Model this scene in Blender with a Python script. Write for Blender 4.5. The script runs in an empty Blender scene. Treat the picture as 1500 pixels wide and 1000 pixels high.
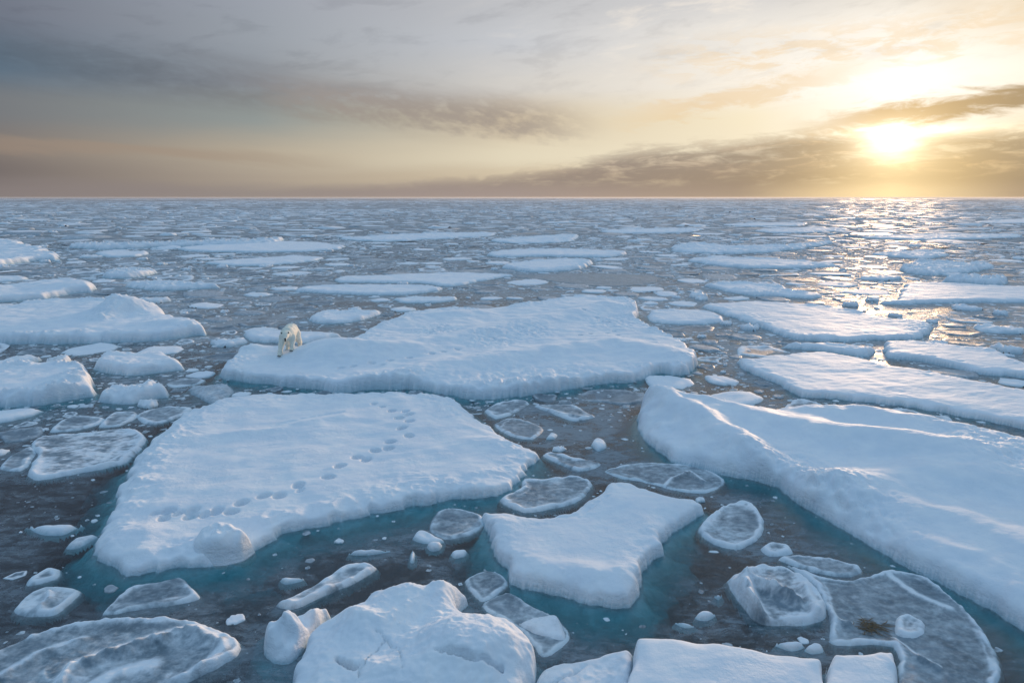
import bpy, bmesh, math, random
import numpy as np
from mathutils import Vector, Matrix

# ------------------------------------------------------------------ camera, sky, sun
scene = bpy.context.scene
COL = scene.collection
CAM_H = 8.0
PITCH = math.atan(0.211)                # horizon at 289/1000 of the frame
cam_data = bpy.data.cameras.new('camera')
cam_data.lens = 24.0
cam_data.sensor_width = 36.0
cam_data.clip_start = 0.1
cam_data.clip_end = 60000
cam = bpy.data.objects.new('camera', cam_data)
cam.location = (0, 0, CAM_H)
cam.rotation_euler = (math.pi / 2 - PITCH, 0, 0)
COL.objects.link(cam)
scene.camera = cam
scene.view_settings.view_transform = 'Standard'
scene.view_settings.look = 'None'
scene.view_settings.exposure = 0.22
scene.view_settings.gamma = 1.0
scene.render.film_transparent = False
scene.cycles.max_bounces = 8
scene.cycles.transparent_max_bounces = 12
scene.cycles.sample_clamp_indirect = 4.0

CP, SP = math.cos(PITCH), math.sin(PITCH)
def ray(px, py):
    a = (px - 750) / 1000.0; b = (500 - py) / 1000.0
    return a, CP + b * SP, -SP + b * CP
def ground(px, py, z=0.0):
    x, y, dz = ray(px, py)
    t = (z - CAM_H) / min(dz, -1e-4)
    return x * t, y * t
def azel(px, py):
    x, y, z = ray(px, py)
    return math.degrees(math.atan2(x, y)), math.degrees(math.atan2(z, math.hypot(x, y)))

SUN_AZ, SUN_EL = azel(1310, 200)
sun_data = bpy.data.lights.new('sun', 'SUN')
sun_data.energy = 2.5
sun_data.angle = math.radians(7.0)          # the sun is veiled by cloud
sun_data.color = (1.0, 0.66, 0.40)
sun = bpy.data.objects.new('sun', sun_data)
sa, se = math.radians(SUN_AZ), math.radians(SUN_EL)
SUN_DIR = Vector((math.sin(sa) * math.cos(se), math.cos(sa) * math.cos(se), math.sin(se)))
sun.rotation_euler = (-SUN_DIR).to_track_quat('-Z', 'Y').to_euler()
COL.objects.link(sun)

def lin(c):
    return tuple(((v / 255.0) / 12.92 if v / 255.0 <= 0.04045 else ((v / 255.0 + 0.055) / 1.055) ** 2.4) for v in c)

class G:
    """tiny node-expression helper"""
    def __init__(s, tree): s.t = tree
    def node(s, typ, **kw):
        n = s.t.nodes.new(typ)
        for k, v in kw.items(): setattr(n, k, v)
        return n
    def put(s, sock, v):
        if isinstance(v, bpy.types.NodeSocket): s.t.links.new(v, sock)
        else: sock.default_value = v
    def m(s, op, a, b=0.0, c=0.0, clamp=False):
        n = s.node('ShaderNodeMath', operation=op, use_clamp=clamp)
        s.put(n.inputs[0], a); s.put(n.inputs[1], b); s.put(n.inputs[2], c)
        return n.outputs[0]
    def add(s, a, b): return s.m('ADD', a, b)
    def sub(s, a, b): return s.m('SUBTRACT', a, b)
    def mul(s, a, b): return s.m('MULTIPLY', a, b)
    def div(s, a, b): return s.m('DIVIDE', a, b)
    def ss(s, x, lo, hi, o0=0.0, o1=1.0):
        n = s.node('ShaderNodeMapRange', interpolation_type='SMOOTHSTEP')
        s.put(n.inputs[0], x)
        s.put(n.inputs[1], lo); s.put(n.inputs[2], hi); s.put(n.inputs[3], o0); s.put(n.inputs[4], o1)
        return n.outputs[0]
    def lr(s, x, lo, hi, o0=0.0, o1=1.0):
        n = s.node('ShaderNodeMapRange'); s.put(n.inputs[0], x)
        s.put(n.inputs[1], lo); s.put(n.inputs[2], hi); s.put(n.inputs[3], o0); s.put(n.inputs[4], o1)
        return n.outputs[0]
    def mix(s, f, a, b, mode='MIX'):
        n = s.node('ShaderNodeMix', data_type='RGBA', blend_type=mode, clamp_factor=True)
        s.put(n.inputs[0], f)
        for i, v in ((6, a), (7, b)):
            if not isinstance(v, bpy.types.NodeSocket) and len(v) == 3: v = (*v, 1)
            s.put(n.inputs[i], v)
        return n.outputs[2]
    def vec(s, x, y, z=0.0):
        n = s.node('ShaderNodeCombineXYZ')
        s.put(n.inputs[0], x); s.put(n.inputs[1], y); s.put(n.inputs[2], z)
        return n.outputs[0]
    def noise(s, v, scale, detail=4, rough=0.55, dist=0.0, **kw):
        n = s.node('ShaderNodeTexNoise', **kw)
        s.put(n.inputs['Vector'], v); n.inputs['Scale'].default_value = scale
        n.inputs['Detail'].default_value = detail; n.inputs['Roughness'].default_value = rough
        n.inputs['Distortion'].default_value = dist
        return n.outputs[0]
    def ramp(s, f, stops, interp='LINEAR'):
        n = s.node('ShaderNodeValToRGB'); s.put(n.inputs[0], f)
        cr = n.color_ramp; cr.interpolation = interp
        while len(cr.elements) < len(stops): cr.elements.new(0.5)
        for e, (p, c) in zip(cr.elements, stops):
            e.position = p; e.color = (*c, 1) if len(c) == 3 else c
        return n.outputs[0]

def build_world():
    w = bpy.data.worlds.new('World'); scene.world = w; w.use_nodes = True
    t = w.node_tree; t.nodes.clear(); g = G(t)
    tc = g.node('ShaderNodeTexCoord').outputs['Generated']
    sx = g.node('ShaderNodeSeparateXYZ'); t.links.new(tc, sx.inputs[0])
    X, Y, Z = sx.outputs
    DEG = 180 / math.pi
    az = g.mul(g.m('ARCTAN2', X, Y), DEG)
    el = g.mul(g.m('ARCSINE', Z), DEG)
    fa = g.lr(az, -50, 50)
    rows = [
        (285, [(125,116,114),(140,130,124),(152,138,130),(162,144,122),(225,200,155),(172,150,122)]),
        (262, [(112,104,101),(158,146,132),(198,182,156),(222,200,164),(250,228,184),(222,196,152)]),
        (230, [(122,113,107),(168,157,140),(214,203,178),(238,224,196),(255,243,215),(242,221,180)]),
        (180, [(112,115,118),(136,142,140),(202,188,164),(240,226,196),(252,245,233),(247,233,210)]),
        (130, [(92,110,126),(134,140,147),(199,195,189),(244,235,221),(253,249,241),(249,239,222)]),
        (60,  [(106,112,125),(143,149,157),(188,190,194),(233,227,218),(250,242,229),(236,218,190)]),
        (0,   [(113,119,134),(146,151,161),(182,183,186),(206,204,203),(224,216,204),(214,197,170)]),
    ]
    cols = [0, 375, 750, 1100, 1310, 1500]
    acc = None; prev = None
    wob = g.noise(g.vec(g.mul(az, 0.05), g.mul(el, 0.35), 3.1), 1.0, 5, 0.55)
    elw = g.add(el, g.mul(g.sub(wob, 0.5), 2.0))
    for py, cs in rows:
        stops = [((azel(px, py)[0] + 50) / 100, lin([v * q for v in c])) for px, c, q in zip(cols, cs, (1, 1, 0.99, 0.965, 0.95, 0.955))]
        c = g.ramp(fa, stops, 'LINEAR'); e = azel(750, py)[1]
        acc = c if acc is None else g.mix(g.ss(elw, prev, e), acc, c)
        prev = e
    hi = g.ramp(fa, [(0.1, lin((150,172,208))), (0.5, lin((172,190,216))), (0.9, lin((205,208,214)))])
    acc = g.mix(g.ss(el, 18, 34), acc, hi)
    # ---- clouds, all laid out by direction
    streak = g.noise(g.vec(g.mul(az, 0.06), g.mul(g.add(el, g.mul(az, 0.12)), 0.55), 0.0), 1.0, 7, 0.6, 0.4)
    fine = g.noise(g.vec(g.mul(az, 0.16), g.mul(g.sub(el, g.mul(az, 0.10)), 0.6), 7.0), 1.0, 8, 0.62, 0.3)
    tex = g.noise(g.vec(g.mul(g.add(az, g.mul(el, 0.9)), 0.34), g.mul(g.sub(el, g.mul(az, 0.06)), 1.35), 2.2), 1.0, 9, 0.64, 0.5)
    feath = g.noise(g.vec(g.mul(g.add(az, g.mul(el, 1.6)), 0.55), g.mul(g.sub(el, g.mul(az, 0.25)), 0.9), 5.0), 1.0, 8, 0.6, 0.2)
    def line(p0, p1):
        (a0, e0), (a1, e1) = azel(*p0), azel(*p1)
        k = (e1 - e0) / (a1 - a0)
        return g.add(g.mul(g.sub(az, a0), k), e0), a0, a1
    def band(p0, p1, up, dn, fade=5.0, warp=2.0, nz=None):
        l, a0, a1 = line(p0, p1)
        d = g.add(g.sub(el, l), g.mul(g.sub(nz or fine, 0.5), warp))
        mk = g.mul(g.ss(d, up, up * 0.15), g.ss(d, -dn, -dn * 0.15))
        mk = g.mul(mk, g.mul(g.ss(az, a0 - fade, a0 + fade), g.ss(az, a1 + fade, a1 - fade)))
        return mk
    # wispy mottling upper part
    acc = g.mix(g.mul(g.ss(fine, 0.50, 0.66), g.ss(el, 4, 11, 0, 0.45)), acc, g.mix(0.65, acc, (0.62, 0.62, 0.64, 1), 'MULTIPLY'))
    acc = g.mix(g.mul(g.ss(fine, 0.48, 0.30), g.mul(g.ss(el, 6, 12, 0, 0.32), g.ss(az, -8, 12))), acc, (0.95, 0.84, 0.70, 1))
    # long grey streak on the left
    m1 = band((-60, 62), (810, 172), 2.4, 2.8, 5, 3.0, streak)
    m1 = g.mul(m1, g.ss(g.add(g.mul(feath, 0.6), g.mul(tex, 0.4)), 0.30, 0.58, 0.45, 1.0))
    acc = g.mix(g.mul(m1, 0.72), acc, g.mix(1.0, acc, (0.74, 0.70, 0.69, 1), 'MULTIPLY'))
    m1b = g.mul(band((420, 138), (820, 180), 1.9, 1.9, 5, 3.0, feath), g.ss(feath, 0.32, 0.6, 0.25, 1.0))
    acc = g.mix(g.mul(m1b, 0.7), acc, lin((148, 138, 131)))
    # blue gap and low warm streaks far left
    m5 = band((-200, 196), (420, 232), 0.8, 0.8, 8, 2.4, streak)
    acc = g.mix(g.mul(m5, 0.5), acc, lin((150, 132, 116)))
    # golden flecks right of centre
    m4 = band((950, 172), (1240, 108), 1.2, 1.0, 5, 3.6, tex)
    acc = g.mix(g.mul(m4, 0.6), acc, lin((222, 192, 148)))
    m4b = g.mul(band((1000, 85), (1560, 30), 2.4, 2.0, 6, 4.5, tex), g.ss(tex, 0.42, 0.58))
    acc = g.mix(g.mul(m4b, 0.55), acc, lin((228, 200, 160)))
    # sun glow
    def gdist(px, py, ka, ke):
        a0, e0 = azel(px, py)
        da = g.mul(g.sub(az, a0), 1 / ka); de = g.mul(g.sub(el, e0), 1 / ke)
        return g.m('SQRT', g.add(g.mul(da, da), g.mul(de, de)))
    def glow(acc, px, py, ka, ke, c):
        f = g.m('EXPONENT', g.mul(g.m('POWER', gdist(px, py, ka, ke), 1.5), -1.0))
        return g.mix(1.0, acc, g.mix(f, (0, 0, 0), c), 'ADD')
    acc = glow(acc, 1345, 122, 6.0, 2.4, (0.16, 0.155, 0.14))
    # big low cloud bank rising to the right
    top = g.node('ShaderNodeFloatCurve')
    cu = top.mapping.curves[0]
    pts = [(-50, 292), (300, 288), (480, 280), (620, 268), (750, 254), (860, 236), (930, 220), (1060, 210), (1180, 194), (1270, 190), (1390, 193), (1500, 188), (1700, 180)]
    cps = [((azel(px, py)[0] + 50) / 100, azel(px, py)[1] / 8.0) for px, py in pts]
    cu.points[0].location = (cps[0][0], max(cps[0][1], 0)); cu.points[1].location = (min(cps[-1][0], 1), cps[-1][1])
    for p in cps[1:-1]: cu.points.new(p[0], max(p[1], 0))
    top.mapping.update(); t.links.new(fa, top.inputs['Value'])
    tl = g.mul(top.outputs[0], 8.0)
    bnz = g.noise(g.vec(g.mul(az, 0.12), g.mul(g.sub(el, g.mul(az, 0.06)), 1.1), 4.3), 1.0, 9, 0.66, 0.3)
    dd = g.add(g.sub(tl, el), g.add(g.mul(g.sub(bnz, 0.5), 2.0), g.mul(g.sub(tex, 0.5), 2.6)))
    m2 = g.ss(dd, -0.45, 0.85)
    bank = g.ramp(fa, [((azel(px, 240)[0] + 50) / 100, lin(c)) for px, c in
        [(350, (138,126,121)), (620, (136,124,119)), (900, (134,120,111)), (1080, (138,121,105)), (1230, (160,136,104)), (1400, (168,142,104)), (1500, (150,130,104))]])
    bank = g.mix(g.mul(g.ss(tex, 0.46, 0.66, 0.0, 0.75), g.ss(el, 0.8, 2.4)), bank, g.mix(1.0, bank, (1.55, 1.48, 1.36, 1), 'MULTIPLY'))
    low = g.ramp(fa, [((azel(px, 240)[0] + 50) / 100, lin(c)) for px, c in
        [(350, (142,131,126)), (750, (154,139,131)), (1080, (164,144,124)), (1310, (235,206,156)), (1500, (170,148,122))]])
    bank = g.mix(g.ss(el, 1.5, 0.1), bank, low)
    m2 = g.mul(m2, g.ss(g.add(g.mul(tex, 0.5), g.mul(bnz, 0.5)), 0.66, 0.46, 0.55, 1.0))
    acc = g.mix(g.mul(m2, g.ss(az, azel(260, 280)[0], azel(640, 280)[0], 0, 0.86)), acc, bank)
    # dark cloud above the sun reaching out of the frame
    m3 = band((1215, 183), (1600, 128), 1.25, 1.15, 4, 2.8, tex)
    acc = g.mix(g.mul(m3, 0.92), acc, g.ramp(fa, [(0.74, lin((196,162,114))), (0.80, lin((188,156,106))), (0.87, lin((146,124,92)))]))
    # the sun itself, seen through the cloud
    acc = glow(acc, 1310, 212, 7.5, 4.0, (0.08, 0.055, 0.02))
    acc = glow(acc, 1310, 252, 4.2, 2.4, (0.26, 0.19, 0.085))
    acc = glow(acc, 1312, 216, 2.6, 1.9, (0.34, 0.28, 0.17))
    acc = glow(acc, 1306, 204, 1.5, 0.8, (1.2, 1.1, 0.9))
    acc = glow(acc, 1340, 193, 4.0, 0.26, (0.6, 0.5, 0.34))
    # ---- Nishita mixed with added blue to light the snow; darker low behind the camera
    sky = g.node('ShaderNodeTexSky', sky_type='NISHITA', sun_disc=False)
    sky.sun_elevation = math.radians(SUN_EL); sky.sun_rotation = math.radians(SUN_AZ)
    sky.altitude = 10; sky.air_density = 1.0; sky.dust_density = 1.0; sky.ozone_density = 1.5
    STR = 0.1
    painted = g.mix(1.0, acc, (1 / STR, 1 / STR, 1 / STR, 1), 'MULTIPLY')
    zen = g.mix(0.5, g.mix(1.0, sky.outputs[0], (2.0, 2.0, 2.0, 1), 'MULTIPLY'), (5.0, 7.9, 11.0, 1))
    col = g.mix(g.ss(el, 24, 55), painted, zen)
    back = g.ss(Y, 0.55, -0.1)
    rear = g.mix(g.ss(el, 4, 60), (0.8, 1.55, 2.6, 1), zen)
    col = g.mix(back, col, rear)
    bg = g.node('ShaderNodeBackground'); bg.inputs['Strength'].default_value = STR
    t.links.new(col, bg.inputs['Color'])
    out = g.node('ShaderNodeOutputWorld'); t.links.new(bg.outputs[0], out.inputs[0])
build_world()

# ------------------------------------------------------------------ numpy noise
def _hash(ix, iy, seed):
    h = (ix.astype(np.int64) * 374761393 + iy.astype(np.int64) * 668265263 + seed * 1442695041) & 0xFFFFFFFF
    h = ((h ^ (h >> 13)) * 1274126177) & 0xFFFFFFFF
    h = ((h ^ (h >> 16)) * 2246822519) & 0xFFFFFFFF
    return (h ^ (h >> 15)) & 0xFFFFFFFF
def perlin(x, y, seed=0):
    xi = np.floor(x); yi = np.floor(y); xf = x - xi; yf = y - yi
    u = xf * xf * xf * (xf * (xf * 6 - 15) + 10); v = yf * yf * yf * (yf * (yf * 6 - 15) + 10)
    def gr(dx, dy):
        a = _hash(xi + dx, yi + dy, seed) * (2 * math.pi / 4294967296.0)
        return np.cos(a) * (xf - dx) + np.sin(a) * (yf - dy)
    a = gr(0, 0); b = gr(1, 0); c = gr(0, 1); d = gr(1, 1)
    return 1.5 * ((a + u * (b - a)) + v * ((c + u * (d - c)) - (a + u * (b - a))))
def fbm(x, y, o=4, seed=0, rough=0.5):
    s = 0; a = 1.0; n = 0
    for i in range(o):
        s = s + a * perlin(x, y, seed + i * 17); n += a; a *= rough; x = x * 2.03 + 5.2; y = y * 2.03 + 1.3
    return s / n
def ridged(x, y, o=4, seed=0, rough=0.5):
    s = 0; a = 1.0; n = 0
    for i in range(o):
        s = s + a * (1 - np.abs(perlin(x, y, seed + i * 17)) * 1.6); n += a; a *= rough; x = x * 2.1 + 3.1; y = y * 2.1 + 7.3
    return s / n
def sstep(x, a, b):
    t = np.clip((x - a) / (b - a), 0, 1); return t * t * (3 - 2 * t)

def poly_sd(px, py, poly):
    """signed distance, positive inside"""
    ax, ay = poly[:, 0], poly[:, 1]; bx, by = np.roll(ax, -1), np.roll(ay, -1)
    ex, ey = bx - ax, by - ay; l2 = ex * ex + ey * ey + 1e-12
    out = np.empty(len(px))
    for s in range(0, len(px), 12000):
        x = px[s:s + 12000, None]; y = py[s:s + 12000, None]
        wx, wy = x - ax, y - ay
        t = np.clip((wx * ex + wy * ey) / l2, 0, 1)
        d2 = ((wx - t * ex) ** 2 + (wy - t * ey) ** 2).min(1)
        c = ((ay <= y) != (by <= y)) & (x < ax + (y - ay) / np.where(ey == 0, 1e-12, ey) * ex)
        ins = (c.sum(1) & 1) == 1
        out[s:s + 12000] = np.where(ins, 1, -1) * np.sqrt(d2)
    return out
def spline(P, n=6):
    P = np.asarray(P, float); p0 = np.roll(P, 1, 0); p2 = np.roll(P, -1, 0); p3 = np.roll(P, -2, 0); out = []
    for t in np.linspace(0, 1, n, endpoint=False):
        q = 0.5 * (2 * P + (p2 - p0) * t + (2 * p0 - 5 * P + 4 * p2 - p3) * t * t + (3 * P - p0 - 3 * p2 + p3) * t ** 3)
        l = P + (p2 - P) * t
        out.append(0.7 * q + 0.3 * l)
    return np.stack(out, 1).reshape(-1, 2)

def make_mesh(name, V, F, attrs=None, smooth=True):
    me = bpy.data.meshes.new(name)
    V = np.ascontiguousarray(V, np.float32); F = np.ascontiguousarray(F, np.int32); k = F.shape[1]
    me.vertices.add(len(V)); me.vertices.foreach_set('co', V.ravel())
    me.loops.add(F.size); me.loops.foreach_set('vertex_index', F.ravel())
    me.polygons.add(len(F)); me.polygons.foreach_set('loop_start', np.arange(0, F.size, k, dtype=np.int32))
    if smooth: me.polygons.foreach_set('use_smooth', np.ones(len(F), bool))
    me.update(calc_edges=True)
    for nme, a in (attrs or {}).items():
        at = me.attributes.new(nme, 'FLOAT', 'POINT'); at.data.foreach_set('value', np.ascontiguousarray(a, np.float32))
    return me
def link(name, me, mat=None, parent=None, label=None, cat=None, group=None, kind=None, loc=(0, 0, 0), rz=0):
    o = bpy.data.objects.new(name, me); COL.objects.link(o)
    if mat and me is not None and not me.materials: me.materials.append(mat)
    if parent: o.parent = parent
    o.location = loc; o.rotation_euler = (0, 0, rz)
    if label: o['label'] = label
    if cat: o['category'] = cat
    if group: o['group'] = group
    if kind: o['kind'] = kind
    return o

# ------------------------------------------------------------------ materials
def new_mat(name):
    m = bpy.data.materials.new(name); m.use_nodes = True; m.node_tree.nodes.clear()
    return m, G(m.node_tree)
def mat_ice():
    m, g = new_mat('snow_and_ice'); t = m.node_tree
    geo = g.node('ShaderNodeNewGeometry').outputs['Position']
    def attr(n): 
        a = g.node('ShaderNodeAttribute'); a.attribute_name = n; return a.outputs['Fac']
    snow, wet = attr('snow'), attr('wet')
    n1 = g.noise(geo, 1.3, 5, 0.6); n2 = g.noise(geo, 14, 4, 0.6); n3 = g.noise(geo, 70, 3, 0.6)
    sc = g.mix(g.ss(n1, 0.35, 0.7), (0.80, 0.84, 0.90), (0.88, 0.90, 0.93))
    sc = g.mix(g.ss(n2, 0.5, 0.75, 0, 0.25), sc, (0.72, 0.79, 0.87))
    wc = g.mix(n2, (0.30, 0.47, 0.55), (0.55, 0.68, 0.75))
    c = g.mix(wet, sc, wc)
    thin = g.mix(g.ss(n1, 0.3, 0.7), (0.12, 0.165, 0.20), (0.22, 0.28, 0.335))
    thin = g.mix(g.ss(n2, 0.52, 0.72, 0, 0.5), thin, (0.33, 0.38, 0.43))
    sm = g.ss(g.add(snow, g.mul(g.sub(g.noise(geo, 5, 6, 0.68), 0.5), 0.9)), 0.12, 0.95)
    c = g.mix(sm, thin, c)
    p = g.node('ShaderNodeBsdfPrincipled')
    t.links.new(c, p.inputs['Base Color'])
    g.put(p.inputs['Roughness'], g.lr(sm, 0, 1, 0.42, 0.62))
    g.put(p.inputs['Specular IOR Level'], g.lr(sm, 0, 1, 0.18, 0.04))
    # wind-packed snow: long low waves plus grain
    sx = g.node('ShaderNodeMapping'); sx.inputs['Scale'].default_value = (0.7, 2.2, 1); sx.inputs['Rotation'].default_value = (0, 0, 0.25)
    t.links.new(geo, sx.inputs['Vector'])
    n4 = g.noise(sx.outputs[0], 1.6, 5, 0.6)
    crust = g.ss(g.noise(geo, 0.8, 4, 0.65), 0.48, 0.62, 0.25, 1.0)
    hgt = g.add(g.mul(n4, 0.018), g.add(g.mul(crust, g.mul(g.noise(geo, 9, 5, 0.68), 0.035)), g.add(g.mul(n2, 0.008), g.mul(n3, 0.005))))
    gn = g.node('ShaderNodeNewGeometry').outputs['Normal']; sn_ = g.node('ShaderNodeSeparateXYZ'); t.links.new(gn, sn_.inputs[0])
    steep = g.ss(sn_.outputs[2], 0.75, 0.25)
    lay = g.node('ShaderNodeMapping'); lay.inputs['Scale'].default_value = (4, 4, 7); t.links.new(geo, lay.inputs['Vector'])
    hgt = g.add(hgt, g.mul(steep, g.mul(g.noise(lay.outputs[0], 1.0, 6, 0.65), 0.12)))
    b = g.node('ShaderNodeBump'); b.inputs['Strength'].default_value = 0.6; b.inputs['Distance'].default_value = 1.0
    t.links.new(hgt, b.inputs['Height']); t.links.new(b.outputs[0], p.inputs['Normal'])
    o = g.node('ShaderNodeOutputMaterial'); t.links.new(p.outputs[0], o.inputs[0])
    return m
ICE = mat_ice()

def mat_simple(name, col, rough=0.6, spec=0.4, var=0.0, scale=20, bump=0.0, coat=0):
    m, g = new_mat(name); t = m.node_tree
    p = g.node('ShaderNodeBsdfPrincipled')
    tc = g.node('ShaderNodeTexCoord').outputs['Object']
    n = g.noise(tc, scale, 4, 0.6)
    c = g.mix(n, tuple(v * (1 - var) for v in col), tuple(min(1, v * (1 + var)) for v in col))
    t.links.new(c, p.inputs['Base Color'])
    p.inputs['Roughness'].default_value = rough; p.inputs['Specular IOR Level'].default_value = spec
    if bump:
        b = g.node('ShaderNodeBump'); b.inputs['Distance'].default_value = bump
        t.links.new(n, b.inputs['Height']); t.links.new(b.outputs[0], p.inputs['Normal'])
    o = g.node('ShaderNodeOutputMaterial'); t.links.new(p.outputs[0], o.inputs[0])
    return m

def mat_water():
    m, g = new_mat('sea_water'); t = m.node_tree
    geo = g.node('ShaderNodeNewGeometry').outputs['Position']
    mp = g.node('ShaderNodeMapping'); mp.inputs['Scale'].default_value = (1, 1.7, 1); mp.inputs['Rotation'].default_value = (0, 0, -0.35)
    t.links.new(geo, mp.inputs['Vector']); v = mp.outputs[0]
    n1 = g.noise(v, 0.35, 5, 0.6, 0.6); n2 = g.noise(v, 2.2, 6, 0.65, 0.8); n3 = g.noise(v, 11, 4, 0.6)
    sy = g.node('ShaderNodeSeparateXYZ'); t.links.new(geo, sy.inputs[0])
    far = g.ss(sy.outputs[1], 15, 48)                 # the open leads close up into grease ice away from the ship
    n0 = g.noise(v, 0.09, 3, 0.5, 0.5)
    sl = g.add(g.add(n1, g.mul(g.sub(n2, 0.5), 0.9)), g.mul(g.sub(n0, 0.5), 0.5))
    slush = g.mul(g.ss(sl, 0.34, 0.78), 0.62)
    fleck = g.mul(g.ss(g.noise(v, 5.5, 5, 0.7, 0.5), 0.56, 0.72), 0.30)
    cov = g.add(g.add(slush, fleck), 0.18)
    cov = g.add(cov, g.mul(far, g.ss(sl, 0.3, 0.7, 0.22, 0.62)))
    far2 = g.ss(sy.outputs[1], 70, 320)
    cov = g.add(cov, g.mul(far2, 0.30))
    cov = g.add(cov, g.mul(g.ss(sy.outputs[0], -7, 1), g.ss(sl, 0.30, 0.66, 0.0, 0.22)))
    speck = g.mul(g.ss(g.noise(v, 26, 3, 0.6), 0.60, 0.70), g.ss(n1, 0.4, 0.6, 0.05, 0.4))
    cov = g.m('MINIMUM', g.add(cov, speck), 0.95)
    at = g.node('ShaderNodeAttribute'); at.attribute_name = 'clear'
    cov = g.mul(cov, g.sub(1.0, g.mul(at.outputs['Fac'], g.ss(n2, 0.2, 0.8, 0.98, 0.84))))
    tr = g.node('ShaderNodeBsdfTransparent'); tr.inputs[0].default_value = (1, 1, 1, 1)
    gl = g.node('ShaderNodeBsdfGlossy'); g.put(gl.inputs['Roughness'], g.lr(sy.outputs[1], 18, 90, 0.16, 0.56))
    gl.inputs['Color'].default_value = (0.9, 0.9, 0.9, 1)
    bp = g.node('ShaderNodeBump'); g.put(bp.inputs['Strength'], g.lr(sy.outputs[1], 25, 70, 0.25, 0.7)); bp.inputs['Distance'].default_value = 0.05
    t.links.new(g.add(n2, g.mul(n3, 0.25)), bp.inputs['Height'])
    t.links.new(bp.outputs[0], gl.inputs['Normal'])
    fr = g.node('ShaderNodeFresnel'); fr.inputs['IOR'].default_value = 1.31
    t.links.new(bp.outputs[0], fr.inputs['Normal'])
    df = g.node('ShaderNodeBsdfDiffuse')
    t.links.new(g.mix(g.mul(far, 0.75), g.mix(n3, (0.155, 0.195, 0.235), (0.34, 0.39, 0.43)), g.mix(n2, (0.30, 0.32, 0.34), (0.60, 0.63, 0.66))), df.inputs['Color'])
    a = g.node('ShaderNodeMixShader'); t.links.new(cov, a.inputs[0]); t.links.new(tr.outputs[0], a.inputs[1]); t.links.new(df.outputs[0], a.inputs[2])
    b = g.node('ShaderNodeMixShader'); t.links.new(g.mul(fr.outputs[0], g.mul(g.sub(1.0, g.mul(cov, 0.9)), g.lr(sy.outputs[1], 25, 110, 1.0, 0.05))), b.inputs[0]); t.links.new(a.outputs[0], b.inputs[1]); t.links.new(gl.outputs[0], b.inputs[2])
    va = g.node('ShaderNodeVolumeAbsorption'); va.inputs['Color'].default_value = (0.05, 0.73, 0.755, 1); va.inputs['Density'].default_value = 4.0
    o = g.node('ShaderNodeOutputMaterial'); t.links.new(b.outputs[0], o.inputs['Surface']); t.links.new(va.outputs[0], o.inputs['Volume'])
    return m
WATER = mat_water()

# ------------------------------------------------------------------ sea
def box_mesh(name, x0, x1, y0, y1, z0, z1):
    V = [(x, y, z) for z in (z0, z1) for y in (y0, y1) for x in (x0, x1)]
    F = [(0, 2, 3, 1), (4, 5, 7, 6), (0, 1, 5, 4), (2, 6, 7, 3), (0, 4, 6, 2), (1, 3, 7, 5)]
    return make_mesh(name, np.array(V, float), np.array(F), smooth=False)
DEEP = mat_simple('deep_murk', (0.035, 0.05, 0.065), 0.9, 0.1, 0.3, 0.4)
link('deep_water', make_mesh('deep_water', np.array([(-16000, -40, -2.6), (16000, -40, -2.6), (16000, 24000, -2.6), (-16000, 24000, -2.6)], float),
     np.array([(0, 1, 2, 3)])), DEEP, kind='structure', label='dark depth beneath the sea surface')

# ------------------------------------------------------------------ floe builder
KINDS = []          # which of them are deep floes with a clear lee of open water
POLYS = []          # outlines of everything traced, to keep the loose ice clear of them
def to_outline(pts, h, z0=0.0):
    z = np.array([p[2] if len(p) > 2 else np.nan for p in pts])
    W = np.array([ground(p[0], p[1], z0 if len(p) < 3 else p[2] + z0) for p in pts])
    area = 0.5 * np.sum(W[:, 0] * np.roll(W[:, 1], -1) - np.roll(W[:, 0], -1) * W[:, 1])
    tg = np.roll(W, -1, 0) - np.roll(W, 1, 0)
    ny = -tg[:, 0] if area > 0 else tg[:, 0]
    ny = ny / (np.hypot(tg[:, 0], tg[:, 1]) + 1e-9)
    for i, p in enumerate(pts):
        if np.isnan(z[i]): W[i] = ground(p[0], p[1], z0 + h * min(1, max(0, ny[i] * 1.6)))
    return W
def seg_dist(X, Y, L):
    best = np.full(X.shape, 1e9)
    for (x0, y0), (x1, y1) in zip(L[:-1], L[1:]):
        ex, ey = x1 - x0, y1 - y0; t = np.clip(((X - x0) * ex + (Y - y0) * ey) / (ex * ex + ey * ey + 1e-9), 0, 1)
        best = np.minimum(best, np.hypot(X - x0 - t * ex, Y - y0 - t * ey))
    return best

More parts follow.
